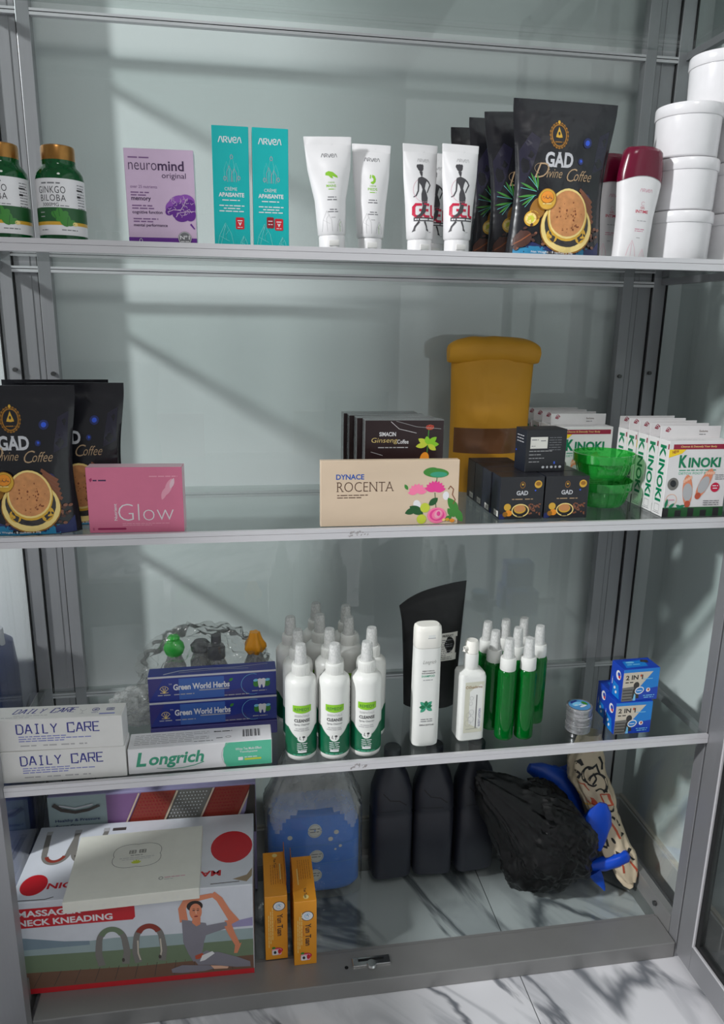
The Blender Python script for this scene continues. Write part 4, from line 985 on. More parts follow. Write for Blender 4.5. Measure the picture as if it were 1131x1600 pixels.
a = Art(); a.line('silver', [(.03, .006), (.06, .018), (.11, .022), (.17, .020), (.24, .028)], .003, .001); a.line('pale_ink', [(.06, .010), (.14, .016), (.20, .012)], .0015); a.build('painted_glints', gw, face_map(W, D, H, 'top'))  # silver and pale strokes paint the film's highlights onto the box top
dup(gw, (-.0745, .145, T3 + .0305 + .0568), 1.2, 'dark blue toothpaste box with a tooth picture, topmost of the pile')
carton('herbal_toothpaste_carton', 'violet blue toothpaste box lying flat at the bottom of the pile', 'box', W, .0555, .030, (-.074, .149, T3), 1.0, 'box_violet', 'blue toothpaste boxes', bev=.001)

# clear bag with three coloured-cap bottles behind the blue boxes
def blob(a, b, c, seed, amp, freq, sub=4, base=True, tip=None, ridged=True):
    bm = newbm(); bmesh.ops.create_icosphere(bm, subdivisions=sub, radius=1)
    for v in bm.verts:
        p = v.co.copy(); q = p * freq + Vector((seed, seed * 1.7, -seed))
        d = 0; f = 1.0; w = 1.0
        for o in range(3):
            nv = noise.noise(q * f); d += w * ((.45 - abs(nv)) if ridged else nv); f *= 2.1; w *= .5
        k = 1 + amp * d
        x, y, z = p.x * a * k, p.y * b * k, p.z * c * k + c
        if base and z < 0.003 + .25 * c * 0: z = max(z, .001)
        if base and p.z < -.72: z = max(.001, (p.z + 1) * c * .35 + .01 * amp * d + .001)
        if tip:
            t = max(0, p.z) ** 4; x += tip[0] * t; y += tip[1] * t; z += tip[2] * t; x *= 1 - .35 * t; y *= 1 - .35 * t
        v.co = (x, y, z)
    return bm
bag = thing('plastic_bag', 'crumpled clear plastic bag behind the blue toothpaste boxes', 'bag', (-.100, .258, T3), 2)
obj('bag_film', xform(blob(.118, .070, .088, 4.2, .42, 2.6, 5), Matrix.Translation((0, 0, 0))), 'film_clear', bag, angle=25)
bm = xform(blob(.05, .05, .03, 8.1, .5, 2.6, 4), Matrix.Translation((-.14, -.03, .0))); obj('bag_tail', bm, 'film_milky', bag, angle=20)
def small_bottle(label, x, y, cap):
    r = thing('capped_bottle', label, 'bottle', (x, y, T3 + .002), 0, 'capped bottles inside the clear bag')
    obj('bottle_body', lathe([(.022, 0), (.024, .003), (.024, .105), (.016, .125), (.0145, .135)], 28), 'film_milky', r)
    bm = newbm()
    if cap == 'green':
        add_loft(bm, [(.128, .012, .012), (.136, .019, .017), (.147, .0225, .019), (.158, .020, .017), (.166, .0125, .011), (.171, .0135, .012), (.176, .0105, .009)], 28); m = 'cap_green'
    elif cap == 'grey':
        add_loft(bm, [(.128, .019, .019), (.150, .019, .019), (.151, .0165, .0165), (.155, .0165, .0165), (.156, .0115, .0115), (.178, .0105, .0105)], 28); m = 'cap_grey'
    elif cap == 'dark':
        add_loft(bm, [(.128, .021, .017), (.142, .023, .018), (.152, .014, .012)], 24); m = 'cap_grey'
    else:
        rings = []
        for z, rad in ((.130, .015), (.142, .0225), (.150, .0215), (.160, .0155), (.168, .0125), (.178, .010)):
            rings.append([bm.verts.new((rad * (1 + .16 * cos(5 * t)) * cos(t), rad * (1 + .16 * cos(5 * t)) * sin(t), z)) for t in [2 * pi * k / 40 for k in range(40)]])
        for r0, r1 in zip(rings, rings[1:]):
            for i in range(40): bm.faces.new((r0[i], r0[(i + 1) % 40], r1[(i + 1) % 40], r1[i]))
        bm.faces.new(rings[-1]); m = 'cap_orange'
    obj('cap', bm, m, r); return r
pm('cap_green', (30, 190, 50), .35, coat=.3); pm('cap_grey', (86, 86, 90), .4); pm('cap_orange', (240, 160, 30), .4)
small_bottle('small bottle with a bright green rounded cap inside the clear bag', -.160, .245, 'green')
small_bottle('small bottle with a low dark grey cap inside the clear bag', -.105, .268, 'dark')
small_bottle('small bottle with a stepped grey cap inside the clear bag', -.070, .232, 'grey')
small_bottle('small bottle with a fluted orange cap inside the clear bag', .0125, .240, 'orange')

# white spray bottles
sp = thing('spray_bottle', 'white cleanser spray bottle, left of the front three', 'bottle', (.098, .041, T3), 0, 'white cleanser spray bottles')
BR = .0310
bsec = [(.0, .026, .026), (.003, .0295, .0295), (.009, BR, BR), (.158, BR, BR), (.167, .0292, .0292), (.173, .0235, .0235), (.1765, .0175, .0175)]
obj('bottle_body', loft(bsec, 48), 'bottle_white', sp)
bm = newbm(); add_loft(bm, [(.1755, .0165, .0165), (.1765, .0172, .0172), (.196, .0172, .0172), (.1985, .0160, .0160)], 40)
for k in range(36):
    t = 2 * pi * k / 36; add_tube(bm, [(.0172 * cos(t), .0172 * sin(t), .178), (.0172 * cos(t), .0172 * sin(t), .195)], .0005, 5)
obj('collar', bm, 'bottle_white', sp)
obj('pump', loft([(.198, .0080, .0080), (.212, .0075, .0075), (.213, .0095, .0095), (.226, .0088, .0088), (.2275, .0078, .0078)], 28), 'bottle_white', sp)
obj('overcap', loft([(.198, .0126, .0126), (.232, .0105, .0105), (.2362, .0092, .0092)], 28, (False, True)), 'pump_clear', sp)
a = Art()
pts = [(-.0974 + .0, .012)] + [(u, .066 - .0) for u in ()]
low = [(-.048, .013), (.048, .013)]; up_ = []
for k in range(33):
    u = -.048 + .096 * k / 32; dip = .030 * max(0, cos(u / .030 * pi / 2)) ** 1.0 if abs(u) < .030 else 0
    up_.append((u, .072 - dip * .75))
for p, q in zip(up_, up_[1:]): a.tri('label_green', [(p[0], .013), (q[0], .013), q, p], [(0, 1, 2, 3)])
a.up(); a.ell('bottle_white', 0, .0515, .0095, .0085); a.poly('lime', [(-.0185, .122), (.0185, .122), (.0185, .109), (.012, .1065), (0, .1055), (-.012, .1065), (-.0185, .109)])
a.up(); a.text('label_green', 'REMEDY', -.0145, .1105, .029, .0062, .0); a.text('pale_ink', 'ESSENTIALS', -.0145, .0975, .029, .0044, .0); a.text('charcoal', 'CLEANSE', -.0155, .0865, .031, .0068, .02); a.text('grey_ink', 'Spray Cleanser', -.0155, .0785, .031, .0046, .01)
a.greek('pale_ink', -.013, .0715, .026, .0024, 2); a.greek('pale_ink', -.016, .0675, .032, .0024, 3)
a.line('charcoal', [(-.004, .056), (-.005, .050), (-.002, .049)], .0012); a.ell('charcoal', .003, .0545, .0028, .0022); a.line('charcoal', [(.003, .054), (.002, .047)], .0012)
for k in range(4): a.greek('white', -.010, .039 - k * .0045, .020, .0026, k)
a.rect('white', -.0085, .0205, .017, .004); a.greek('mint', -.018, .0145, .036, .0024, 6)
a.build('printed_label_markings', sp, lambda u, v, f=round_map([(0, BR + .0002, BR + .0002), (.2, BR + .0002, BR + .0002)]): f(u, v), .004)
for x, y, l in ((.1635, .036, 'white cleanser spray bottle, middle of the front three'), (.2275, .038, 'white cleanser spray bottle, right of the front three, beside tall shampoo'),
                (.0975, .112, 'white spray bottle directly behind the left front one'), (.0870, .181, 'white spray bottle at left, two behind the left front one'), (.162, .108, 'white spray bottle directly behind the middle front one'),
                (.150, .186, 'white spray bottle in the third row of the middle column'), (.148, .252, 'rearmost white spray bottle of the middle column, highest nozzle'), (.209, .165, 'white spray bottle in the third row, between middle and right columns'),
                (.212, .230, 'rearmost white spray bottle at right, nozzle against the glass'), (.248, .104, 'white spray bottle directly behind the right front one')):
    dup(sp, (x, y, T3), (x * 997) % 16 - 8, l)

# shampoo bottle
sh = thing('shampoo_bottle', 'tall white shampoo bottle with a green leaf, before the black pouch', 'bottle', (.351, .050, T3), 2)
ssec = [(0, .024, .0165, 3.5), (.003, .0268, .019, 3.5), (.012, .0275, .0195, 3.5), (.11, .0278, .0195, 3.4), (.214, .0272, .0192, 3.3), (.2165, .0270, .019, 3.3)]
obj('bottle_body', loft(ssec, 56), 'bottle_white', sh)
csec = [(.2172, .0270, .0190, 3.3), (.218, .0274, .0194, 3.3), (.252, .0272, .0192, 3.3), (.259, .0262, .0180, 3.2), (.2625, .0225, .0150, 3)]
obj('cap', loft(csec, 56), 'cream_plastic', sh)
a = Art(); a.rrect('pale_ink', -.004, .238, .016, .0016, .0007); a.rect('bottle_white', -.003, .2396, .014, .006); a.build('thumb_notch', sh, round_map(csec), .006)
a = Art(); a.text('photo_grey', 'Longrich', -.013, .182, .026, .010, -.01, shear=.25); a.text('charcoal', 'BAMBOO CHARCOAL', -.013, .1675, .025, .003, .01); a.text('charcoal', 'ANTI-DANDRUFF', -.0145, .1625, .028, .0032, .02); a.text('mint_ink', 'SHAMPOO', -.0145, .1555, .027, .0048, .02); a.greek('grey_ink', -.011, .1485, .020, .002, 3)
for (L, t) in ((.017, 45), (.017, 135), (.016, 225), (.016, -35), (.014, 90), (.013, 10), (.014, 180)): a.leaf('mint_ink' if t % 2 else 'green_ink', -.003, .090 + .0, L, .0042, t)
a.up()
for t in (45, 135, 225, -35): a.line('mint', [(-.003, .090), (-.003 + .014 * cos(radians(t)), .090 + .014 * sin(radians(t)))], .0005)
a.greek('grey_ink', -.013, .0615, .024, .0026, 2); a.greek('grey_ink', -.013, .057, .026, .0026, 3); a.text('charcoal', '200ml (6.8 fl.oz)', -.0155, .0475, .030, .0042, .02)
a.build('printed_front_markings', sh, round_map(ssec), .006)

# black pouch with a white label, behind the shampoo
def bp_top(p): return p
bp = thing('zip_pouch', 'matte black stand-up pouch with a white label behind the shampoo', 'pouch', (.402, .205, T3), -4)
bf = pouch_fn(.134, .272, .060, top=1.06, bot=.88, pinch=.01, seed=21, wr=.0014)
def bf2(s, t, side=-1):
    p = bf(s, t, side); p.z += .022 * s * t ** 3 + (.006 * (1 - s * s) - .012 * max(0, -s) ** 3) * t ** 4; p.x *= 1 + .10 * max(0, t - .8) * 5 * (.6 if s < 0 else .1); return p
bm = newbm(); NS, NT = 44, 60; F, B = {}, {}
for j in range(NT + 1):
    for i in range(NS + 1):
        s, t = -1 + 2 * i / NS, j / NT; F[i, j] = bm.verts.new(bf2(s, t, -1)); B[i, j] = bm.verts.new(bf2(s, t, 1))
for j in range(NT):
    for i in range(NS):
        bm.faces.new((F[i, j], F[i + 1, j], F[i + 1, j + 1], F[i, j + 1])); bm.faces.new((B[i, j], B[i, j + 1], B[i + 1, j + 1], B[i + 1, j]))
    for i in (0, NS): bm.faces.new((F[i, j], F[i, j + 1], B[i, j + 1], B[i, j]))
for i in range(NS):
    for j in (0, NT): bm.faces.new((F[i, j], F[i + 1, j], B[i + 1, j], B[i, j]))
obj('pouch_body', bm, 'black_matte_film', bp, angle=60)
a = Art(); a.rect('sticker', -.012, .112, .066, .062).up(); a.text('ink', 'PRODUCT', .020, .1655, .024, .005, .03)
for k in range(10): a.greek('grey_ink', -.008, .158 - k * .0045, .050 - .012 * (k % 3 == 1), .0024, k)
a.rect('ink', .048, .130, .004, .036)
def bfm(u, v):
    s = max(-.97, min(.97, u / .065)); t = max(.01, min(.99, v / .272)); p = bf2(s, t); n = (bf2(s + .02, t) - bf2(s - .02, t)).cross(bf2(s, t + .009) - bf2(s, t - .009)).normalized(); return p, n
a.build('printed_label_markings', bp, bfm, .004, .0014)

# square lotion bottle
lo = thing('lotion_bottle', 'square white lotion bottle with beige label right of the shampoo', 'bottle', (.4485, .0635, T3), 4)
lsec = [(0, .0255, .0215, 7), (.003, .0280, .0240, 7), (.142, .0280, .0240, 7), (.149, .0262, .0222, 6), (.1535, .0185, .0165, 3), (.156, .0150, .0150, 2)]
obj('bottle_body', loft(lsec, 64), 'bottle_white', lo)
obj('collar', lathe([(.0142, .155), (.0150, .1565), (.0150, .186), (.0138, .1895)], 40), 'bottle_white', lo)
bm = newbm(); add_loft(bm, [(.189, .0125, .0125), (.191, .0142, .0142), (.211, .0138, .0138), (.216, .0115, .0115)], 36); add_tube(bm, [(-.010, -.004, .203), (-.019, -.008, .203), (-.021, -.009, .197)], .0042, 12)
obj('pump_head', bm, 'cream_plastic', lo)
a = Art(); a.rect('label_beige', -.0185, .020, .041, .114).up(); a.text('gold_dark', 'Eluaderma', -.010, .120, .028, .0058, 0); a.arc('gold_dark', -.0145, .123, .0026, .0026, .0008)
for (u, v, s) in ((-.004, .098, .0036), (-.005, .086, .0034), (-.003, .066, .005), (-.009, .060, .005), (-.004, .050, .006), (-.010, .042, .006)): a.arc('pale_ink', u, v, s, s * 1.2, .0005)
a.line('charcoal', [(.007, .030), (.007, .105)], .0016); a.text('violet_ink', 'BODY LOTION', .017, .033, .040, .0045, .0, rot=90); a.line('grey_ink', [(-.014, .028), (.012, .029)], .0006)
a.build('printed_label_markings', lo, round_map([(0, .0282, .0242, 7), (.2, .0282, .0242, 7)]), .006)

# green mist bottles
gm = thing('mist_bottle', 'slim green mist bottle, front left of its cluster', 'bottle', (.523, .049, T3), 0, 'slim green mist bottles')
obj('bottle_body', loft([(0, .0175, .0175), (.002, .0192, .0192), (.006, .0195, .0195), (.146, .0195, .0195), (.152, .0175, .0175), (.155, .0150, .0150)], 36), 'green_clear', gm)
bm = newbm(); add_loft(bm, [(.154, .0158, .0158), (.155, .0165, .0165), (.178, .0162, .0162), (.181, .0150, .0150)], 32); obj('collar', bm, 'bottle_white', gm)
obj('pump', loft([(.181, .0068, .0068), (.196, .0064, .0064), (.197, .0082, .0082), (.212, .0078, .0078)], 24), 'bottle_white', gm)
obj('overcap', loft([(.181, .0118, .0118), (.218, .0094, .0094), (.2215, .0085, .0085)], 24, (False, True)), 'pump_clear', gm)
for x, y, l in ((.5655, .047, 'slim green mist bottle, front right of its cluster'), (.611, .104, 'slim green mist bottle at the right end of its cluster'), (.507, .139, 'slim green mist bottle at the rear left of its cluster'), (.508, .091, 'slim green mist bottle just behind the front left one'),
                (.550, .146, 'slim green mist bottle in the rear middle of its cluster'), (.561, .100, 'slim green mist bottle in the centre, behind the front right one'), (.593, .150, 'slim green mist bottle at the rear right of its cluster')):
    dup(gm, (x, y, T3), None, l)

# stacked tins
tn = thing('round_tin', 'flat round metal tin at the bottom of the stack of three', 'tin', (.692, .056, T3), 0, 'flat round metal tins')
obj('tin_body', lathe([(.0255, 0), (.0262, .0008), (.0262, .0095)], 48), 'tin_side', tn)
obj('lid', lathe([(.0268, .0085), (.0272, .0092), (.0272, .0178), (.0262, .0188), (.0245, .0190), (.0235, .0184), (.001, .0184)], 48), 'tin_side', tn)
a = Art(); a.ell('tin_blue', 0, 0, .0228, n=36).up(); a.ell('sky', -.004, .004, .012, .007, 20); a.ell('white', .006, -.006, .010, .003, 20); a.poly('box_blue', [(-.016, .008), (.004, .016), (.002, .020), (-.012, .016)]); a.ell('leaf', .014, .004, .005, .008, 20); a.up(); a.greek('white', -.012, -.002, .020, .004, 3)
a.build('printed_lid_markings', tn, planar((0, 0, .0185), (1, 0, 0), (0, 1, 0)))
dup(tn, (.6925, .0555, T3 + .0191), 40, 'flat round metal tin in the middle of the stack of three'); dup(tn, (.6915, .056, T3 + .0382), 5, 'flat round metal tin with a blue printed lid, top of the stack')

# blue 2 in 1 boxes
W, D, H = .083, .048, .0735
bb = carton('soap_carton', 'blue box with grey picture, lower front of the three', 'box', W, D, H, (.7985, .047, T3), 0, 'royal_blue', 'small royal blue boxes', bev=.0008)
a = Art(); a.poly('bright_blue', [(.0005, .0005), (W - .0005, .0005), (W - .0005, H - .0005), (.0005, H - .0005)]).up(); a.poly('royal_blue', [(.022, .0005), (W - .0005, .0005), (W - .0005, .030), (.055, .026), (.040, .014)])
a.poly('beige_print', [(.0005, .0005), (.0005, .066), (.068, .066), (.030, .020), (.026, .0005)]); a.poly('photo_grey', [(.0005, .0005), (.0005, .032), (.030, .034), (.036, .024), (.028, .016), (.026, .0005)]); a.up()
a.text('photo_dark', '2 IN 1', .006, .0495, .039, .0105, .03); a.greek('photo_dark', .006, .042, .018, .004, 2); a.ell('rust', .0405, .058, .002, .003)
a.ell('photo_dark', .032, .036, .0065, .008); a.poly('photo_dark', [(.024, .006), (.040, .006), (.038, .028), (.030, .032), (.025, .026)]); a.ell('photo_grey', .012, .014, .010, .005, 10)
for k in range(4): a.rect('photo_dark', .002, .004 + k * .007, .022, .002)
a.poly('sky', [(.027, .001), (.033, .001), (.032, .014), (.029, .018)])
a.up(); a.ell('white', .040, .024, .0105, .0085, 15); a.up(); a.ell('bright_blue', .040, .024, .0085, .006, 15); a.greek('white', .034, .0225, .012, .0026, 3); a.ell('white', .060, .024, .0048); a.ell('rust', .0605, .0245, .0022, .003); a.greek('sky', .050, .010, .026, .003, 4); a.greek('sky', .052, .0055, .022, .003, 5); a.rect('sky', .046, .049, .022, .0016)
a.build('printed_front_markings', bb, face_map(W, D, H, 'front'))
a = Art(); a.poly('bright_blue', [(.012, .001), (.040, .001), (.034, .030), (.012, .034)]).up(); a.ell('white', .030, .053, .0095, .0105); a.up(); a.ell('royal_blue', .032, .055, .0055, .005); a.ell('red', .034, .050, .004, .003); a.greek('white', .010, .024, .016, .003, 2, 90); a.ell('white', .026, .012, .004, .003, 50); a.ell('white', .020, .020, .004, .003, 50)
a.build('printed_side_markings', bb, face_map(W, D, H, 'left'))
a = Art(); a.poly('bright_blue', [(.010, .008), (.060, .010), (.066, .038), (.016, .036)]).up(); a.greek('sky', .018, .018, .030, .005, 2); a.ell('sky', .030, .030, .010, .004); a.poly('photo_dark', [(.054, .030), (.070, .024), (.074, .036), (.060, .040)]); a.build('printed_top_markings', bb, face_map(W, D, H, 'top'))
dup(bb, (.8085, .052, T3 + H + .0003), 2, 'blue box with grey picture, resting on top of the lower one'); dup(bb, (.808, .101, T3), 0, 'blue box behind the lower front one, only its left side showing')

# ------------------------------------------------------------------ bottom of the cabinet
W, D, H = .487, .235, .228
mb = carton('massager_carton', 'large white and red carton with a stretching woman, bottom left', 'box', W, D, H, (-.2455, .176, T4 + .0022), -1.5, 'mist', faces={'bottom': 'massage_red'}, bev=.0015)
a = Art(); Z = lambda x, y: ((x - 55) / 1025 * W, max(.001, (915 - .022 * (x - 55) - y) / 375 * H))
PZ = lambda *p: [Z(*q) for q in p]
a.rect('massage_red', 0, 0, W, .013)
a.poly('deck', [(0, .013), (W - .001, .013), (W - .001, .048), (.25, .046), (0, .055)]); a.poly('meadow', [(0, .055), (.25, .046), (W - .001, .048), (W - .001, .090), (0, .100)]); a.poly('haze', [(0, .098), (.2, .092), (W - .001, .090), (W - .001, .118), (.33, .120), (.2, .124), (.12, .120), (.05, .136), (0, .142)])
a.up(); a.poly('hill', [(0, .13), (.02, .142), (.05, .136), (.10, .126), (.15, .122), (.15, .112), (0, .112)]); a.poly('violet_haze', [(.44, .138), (W - .001, .146), (W - .001, .124), (.43, .124)])
for k in range(22): a.line('print_dark' if k % 2 else 'deck', [(.03 + k * .0195, .0525), (.01 + k * .0205, .016)], .0012)
a.poly('massage_red', [(.0, .213), (.245, .213), (.245, .172), (.240, .166), (0, .166)])
a.up(); a.text('white', 'MASSAGER', .014, .1925, .125, .0155, .03); a.text('white', 'NECK KNEADING', .014, .1705, .186, .0155, .03)
for u, m1, m2 in ((.195, 'meadow', 'print_grey'), (.270, 'rust_print', 'beige_print')):
    a.arc('print_grey', u, .112, .026, .034, .0125, 0, 180); a.arc(m1, u, .120, .022, .026, .012, 25, 155)
    for s in (-1, 1): a.line('print_grey', [(u + s * .026, .114), (u + s * .029, .085), (u + s * .024, .056)], .013, .015); a.line(m2, [(u + s * .023, .112), (u + s * .024, .080), (u + s * .020, .062)], .003)
    a.ell('print_dark', u + .02, .066, .003, .005)
# stretching woman in grey
G = 'grey_cloth'
a.line('skin_print', PZ((778, 655), (772, 600), (790, 572), (850, 560), (905, 552)), .017, .011)
a.line('skin_print', PZ((905, 545), (935, 570), (965, 620), (995, 660), (960, 672)), .013, .016); a.line(G, PZ((850, 700), (900, 690), (965, 678)), .026, .016)
a.poly(G, PZ((768, 645), (800, 650), (840, 660), (872, 665), (880, 690), (862, 740), (850, 790), (870, 780), (895, 790), (850, 815), (810, 825), (790, 790), (770, 740)))
a.up(); a.poly(G, PZ((815, 820), (870, 790), (920, 790), (1000, 815), (1062, 840), (1064, 862), (1000, 860), (900, 845), (830, 840))); a.poly('rust', PZ((818, 800), (850, 790), (860, 800), (835, 815), (820, 815))); a.poly('white', PZ((850, 800), (895, 785), (905, 795), (860, 822), (838, 826)))
a.poly(G, PZ((712, 850), (760, 836), (880, 845), (900, 860), (860, 868), (760, 870), (715, 866))); a.poly('skin_light', PZ((885, 846), (930, 850), (965, 856), (960, 864), (900, 862)))
a.line('skin_print', PZ((968, 680), (985, 720), (1008, 765), (1000, 795)), .016, .008); a.poly('skin_print', PZ((990, 800), (1004, 770), (1026, 756), (1018, 775), (1006, 800)))
a.poly('skin_print', PZ((815, 640), (850, 640), (848, 668), (830, 676), (812, 660))); a.ell('hair', *Z(827, 592), .0165, .0135)
a.up(); a.ell('skin_print', *Z(830, 615), .0128, .0205); a.up(); a.ell('hair', *Z(822, 609), .0028, .0012); a.ell('hair', *Z(840, 609), .0028, .0012); a.line('hair', PZ((817, 602), (827, 602)), .0012); a.line('hair', PZ((836, 602), (846, 603)), .0012); a.line('skin_light', PZ((831, 610), (832, 624)), .002); a.ell('red_dark', *Z(831, 634), .0042, .0015)
a.build('printed_front_markings', mb, face_map(W, D, H, 'front'))
a = Art(); a.ell('massage_red', .036, .048, .027, .030); a.ell('massage_red', W - .0475, .122, .046, .052)
a.text('massage_red', 'MASSAGE NECK KNEADING', .420, .050, .378, .017, .03, rot=180)
for u in (.058, .120):
    a.arc('print_grey', u, .145, .026, .034, .012, 180, 360)
    for s in (-1, 1): a.line('print_grey', [(u + s * .026, .143), (u + s * .030, .180), (u + s * .033, .212)], .013, .011); a.rect('pale_ink', u + s * .032 - .007, .205, .013, .012)
    a.arc('rust_print' if u < .1 else 'print_dark', u, .140, .020, .024, .008, 200, 340)
a.line('print_dark', [(0, .006), (.07, .005), (.085, .010)], .002); a.line('print_dark', [(.40, .010), (.46, .012)], .002); a.poly('kraft', [(.445, .020), (W - .012, .030), (W - .001, .050), (W - .001, .026), (.475, .010)])
a.rect('print_dark', .165, .205, .03, .01)
a.build('printed_top_markings', mb, face_map(W, D, H, 'top'))

W2, D2, H2 = .475, .060, .305
fb = carton('massager_carton', 'grey carton printed with a foot massager, standing behind the large carton', 'box', W2, D2, H2, (-.2300, .330, T4 + .0015), -.5, 'violet_haze', faces={'right': 'black_carton'}, bev=.001)
a = Art(); v0 = .22
a.rect('haze', 0, .18, .13, .124); a.rect('mauve_ink', .13, .18, .08, .12).up()
for (x0, x1, m) in ((.155, .255, 'rust_print'), (.235, .335, 'photo_grey'), (.325, .425, 'rust_print')):
    a.poly(m, [(x0, .17), (x0 + .085, .17), (x0 + .085 + .055, .300), (x0 + .055, .300)])
a.up()
for (x0, m) in ((.155, 'red_dark'), (.325, 'red_dark'), (.240, 'silver')):
    for i in range(9):
        for j in range(14):
            a.ell(m, x0 + .008 + j * .0040 + i * .0075, .178 + j * .0088, .0018, .0018, n=6)
for x0 in (.150, .238, .322, .412): a.line('champagne', [(x0, .17), (x0 + .055, .300)], .0035)
a.poly('photo_dark', [(.42, .17), (W2 - .001, .17), (W2 - .001, .300), (.462, .300), (.45, .23)]); a.ell('ink', .435, .20, .012, .02); a.ell('silver', .45, .212, .006, .003, 40)
a.line('print_dark', [(.012, .285), (.03, .270), (.06, .262), (.09, .266), (.115, .276)], .010, .006); a.line('silver', [(.025, .282), (.06, .272), (.10, .280)], .004)
a.text('blue_deep', 'Healthy & Pressure', .014, .236, .100, .009, .015); a.text('blue_deep', 'Smart Care', .015, .222, .055, .009, .015); a.greek('blue_deep', .014, .211, .09, .005, 3)
a.build('printed_front_markings', fb, face_map(W2, D2, H2, 'front'))

W3, D3, H3 = .265, .196, .026
wf = carton('flat_carton', 'flat pearl white box lying askew on the large carton', 'box', W3, D3, H3, (-.246, .122, T4 + .0022 + .2285), .8, 'pearl', bev=.001)
a = Art(); c = (.130, .118)
pts = []
for k in range(72):
    t = 2 * pi * k / 72; r_ = 1 + .10 * abs(sin(2 * t)) ** .6 - .05 * cos(4 * t); pts.append((c[0] + .050 * r_ * cos(t), c[1] + .036 * r_ * sin(t)))
a.line('charcoal', pts + pts[:1], .0009)
for k in range(4): a.arc('sticker', c[0], c[1], .058 + k * .010, .046 + k * .008, .0006)
for s in (-1, 1):
    u = c[0] + s * .0105
    for q in range(4): a.rect('photo_dark', u - .007, c[1] + .006 + q * .0032, .014, .0011)
    a.rect('photo_dark', u - .007, c[1] + .006, .0012, .0105); a.rect('photo_dark', u + .0058, c[1] + .006, .0012, .0105); a.rect('photo_dark', u - .0005, c[1] + .006, .0012, .0105)
a.greek('grey_ink', c[0] - .014, c[1] - .001, .028, .0028, 2); a.greek('pale_ink', c[0] - .036, c[1] - .008, .072, .0026, 3); a.greek('pale_ink', c[0] - .030, c[1] - .013, .060, .0022, 4)
for t in (30, 60, 90, 120, 150): a.leaf('yellow_green', c[0], c[1] - .026, .012, .0026, t)
a.arc('grey_ink', .186, .040, .004, .004, .0012); a.greek('rose_line', .193, .040, .042, .003, 5); a.greek('pale_ink', .193, .035, .018, .0024, 6); a.greek('sticker', .025, .018, .070, .004, 7)
a.build('printed_top_markings', wf, face_map(W3, D3, H3, 'top'))
a = Art()
for k in range(9): a.ell('sticker', .03 + k * .024, .011, .0035, .0035); 
a.build('printed_front_markings', wf, face_map(W3, D3, H3, 'front'))

def amber(label, loc, rz, flap, mirror):
    w, d, h = .049, .140, .166
    r = carton('amber_carton', label, 'box', w, d, h, loc, rz, 'amber_carton', 'narrow amber boxes', faces={'top': 'amber_carton'}, bev=.0006)
    bm = newbm(); x = (w / 2 - .0008) * flap
    add_box(bm, x - .0006, x + .0006, -d / 2 + .03, d / 2, h - .001, h + .026); obj('open_flap', bm, 'amber_deep', r, smooth=False)
    a = Art(); s = 0 if not mirror else -.002
    a.ell('charcoal', .031 + s, .140 - .012 * mirror, .0135, .0125); a.up(); a.ell('white', .031 + s, .140 - .012 * mirror, .0118, .0108); a.up(); a.arc('sky', .031 + s, .140 - .012 * mirror, .006, .006, .0014, 30, 300); a.line('cyan_ink', [(.028 + s, .140 - .012 * mirror), (.031 + s, .144 - .012 * mirror), (.034 + s, .138 - .012 * mirror)], .0012)
    a.text('brown_ink', 'Yun Tuan', .0265 + s, .120 - .012 * mirror, .058, .0125, .03, rot=-90)
    a.line('rust', [(.0235 + s, .104), (.0215 + s, .09), (.0235 + s, .076)], .0008)
    for k in range(3): a.greek('gold_pale', .0155 - k * .0042, .138 - k * .01, .085, .0026, k, rot=-90)
    a.up(); a.ell('crimson', .026, .024, .0125, .0075); a.rrect('pink_pale', .014, .012, .021, .016, .003); a.up(); a.rrect('white', .015, .012, .013, .013, .002); a.ell('ink', .021, .019, .003, .004); a.ell('red', .031, .021, .004, .006); a.ell('leaf', .018, .031, .004, .003)
    a.build('printed_front_markings', r, face_map(w, d, h, 'front'))
    a = Art(); off = .008 if mirror else .100
    a.ell('gold_pale', .027, off + .005 if mirror else .128, .006, .006); a.text('brown_ink', 'Yun Tuan', .0235, .040 + off * .0 if mirror else .118, .030, .006, .03, rot=-90)
    for k in range(6): a.greek('amber_deep', .040 - k * .005, .128 - (0 if mirror else .03), .062, .0026, k, rot=-90)
    a.rect('gold_pale', .012 if mirror else .036, .050, .0022, .05)
    a.build('printed_top_markings', r, face_map(w, d, h, 'top'))
amber('narrow amber box with an open flap, left of two, against the carton', (.0445, .151, T4 + .0019), 0, 1, 0)
amber('narrow amber box with an open flap, right of two, nearer the front', (.1065, .128, T4 + .0019), 0, -1, 1)

# blue packs wrapped in a cloudy bag
bpk = thing('blue_pack', 'bright blue soft packs with round white stickers in cloudy bag', 'pack', (.146, .316, T4), 0)
bsec = [(.0, .085, .040, 3.2), (.012, .105, .055, 4), (.03, .113, .062, 5), (.19, .112, .062, 5), (.222, .100, .052, 4), (.232, .07, .03, 3)]
obj('pack_body', loft(bsec, 56), 'blue_film', bpk)
a = Art()
for (u, v) in ((.000, .188), (.004, .118), (.000, .064)):
    a.ell('sticker', u, v, .017, .0175); a.up(); a.greek('grey_ink', u - .012, v + .004, .024, .004, 2); a.greek('grey_ink', u - .012, v - .003, .022, .004, 3); a.arc('grey_ink', u, v, .0145, .015, .0007)
for (u, v, s) in ((.052, .182, .006), (.038, .164, .006), (.062, .142, .004), (.05, .134, .003), (-.06, .176, .006)): a.ell('sticker', u, v, s)
a.rect('bright_blue', -.11, .096, .22, .002); a.rect('bright_blue', -.11, .148, .22, .002)
a.build('printed_front_markings', bpk, round_map(bsec), .008)
cb = thing('plastic_bag', 'cloudy plastic bag knotted upward around the blue packs', 'bag', (.146, .314, T4), 0)
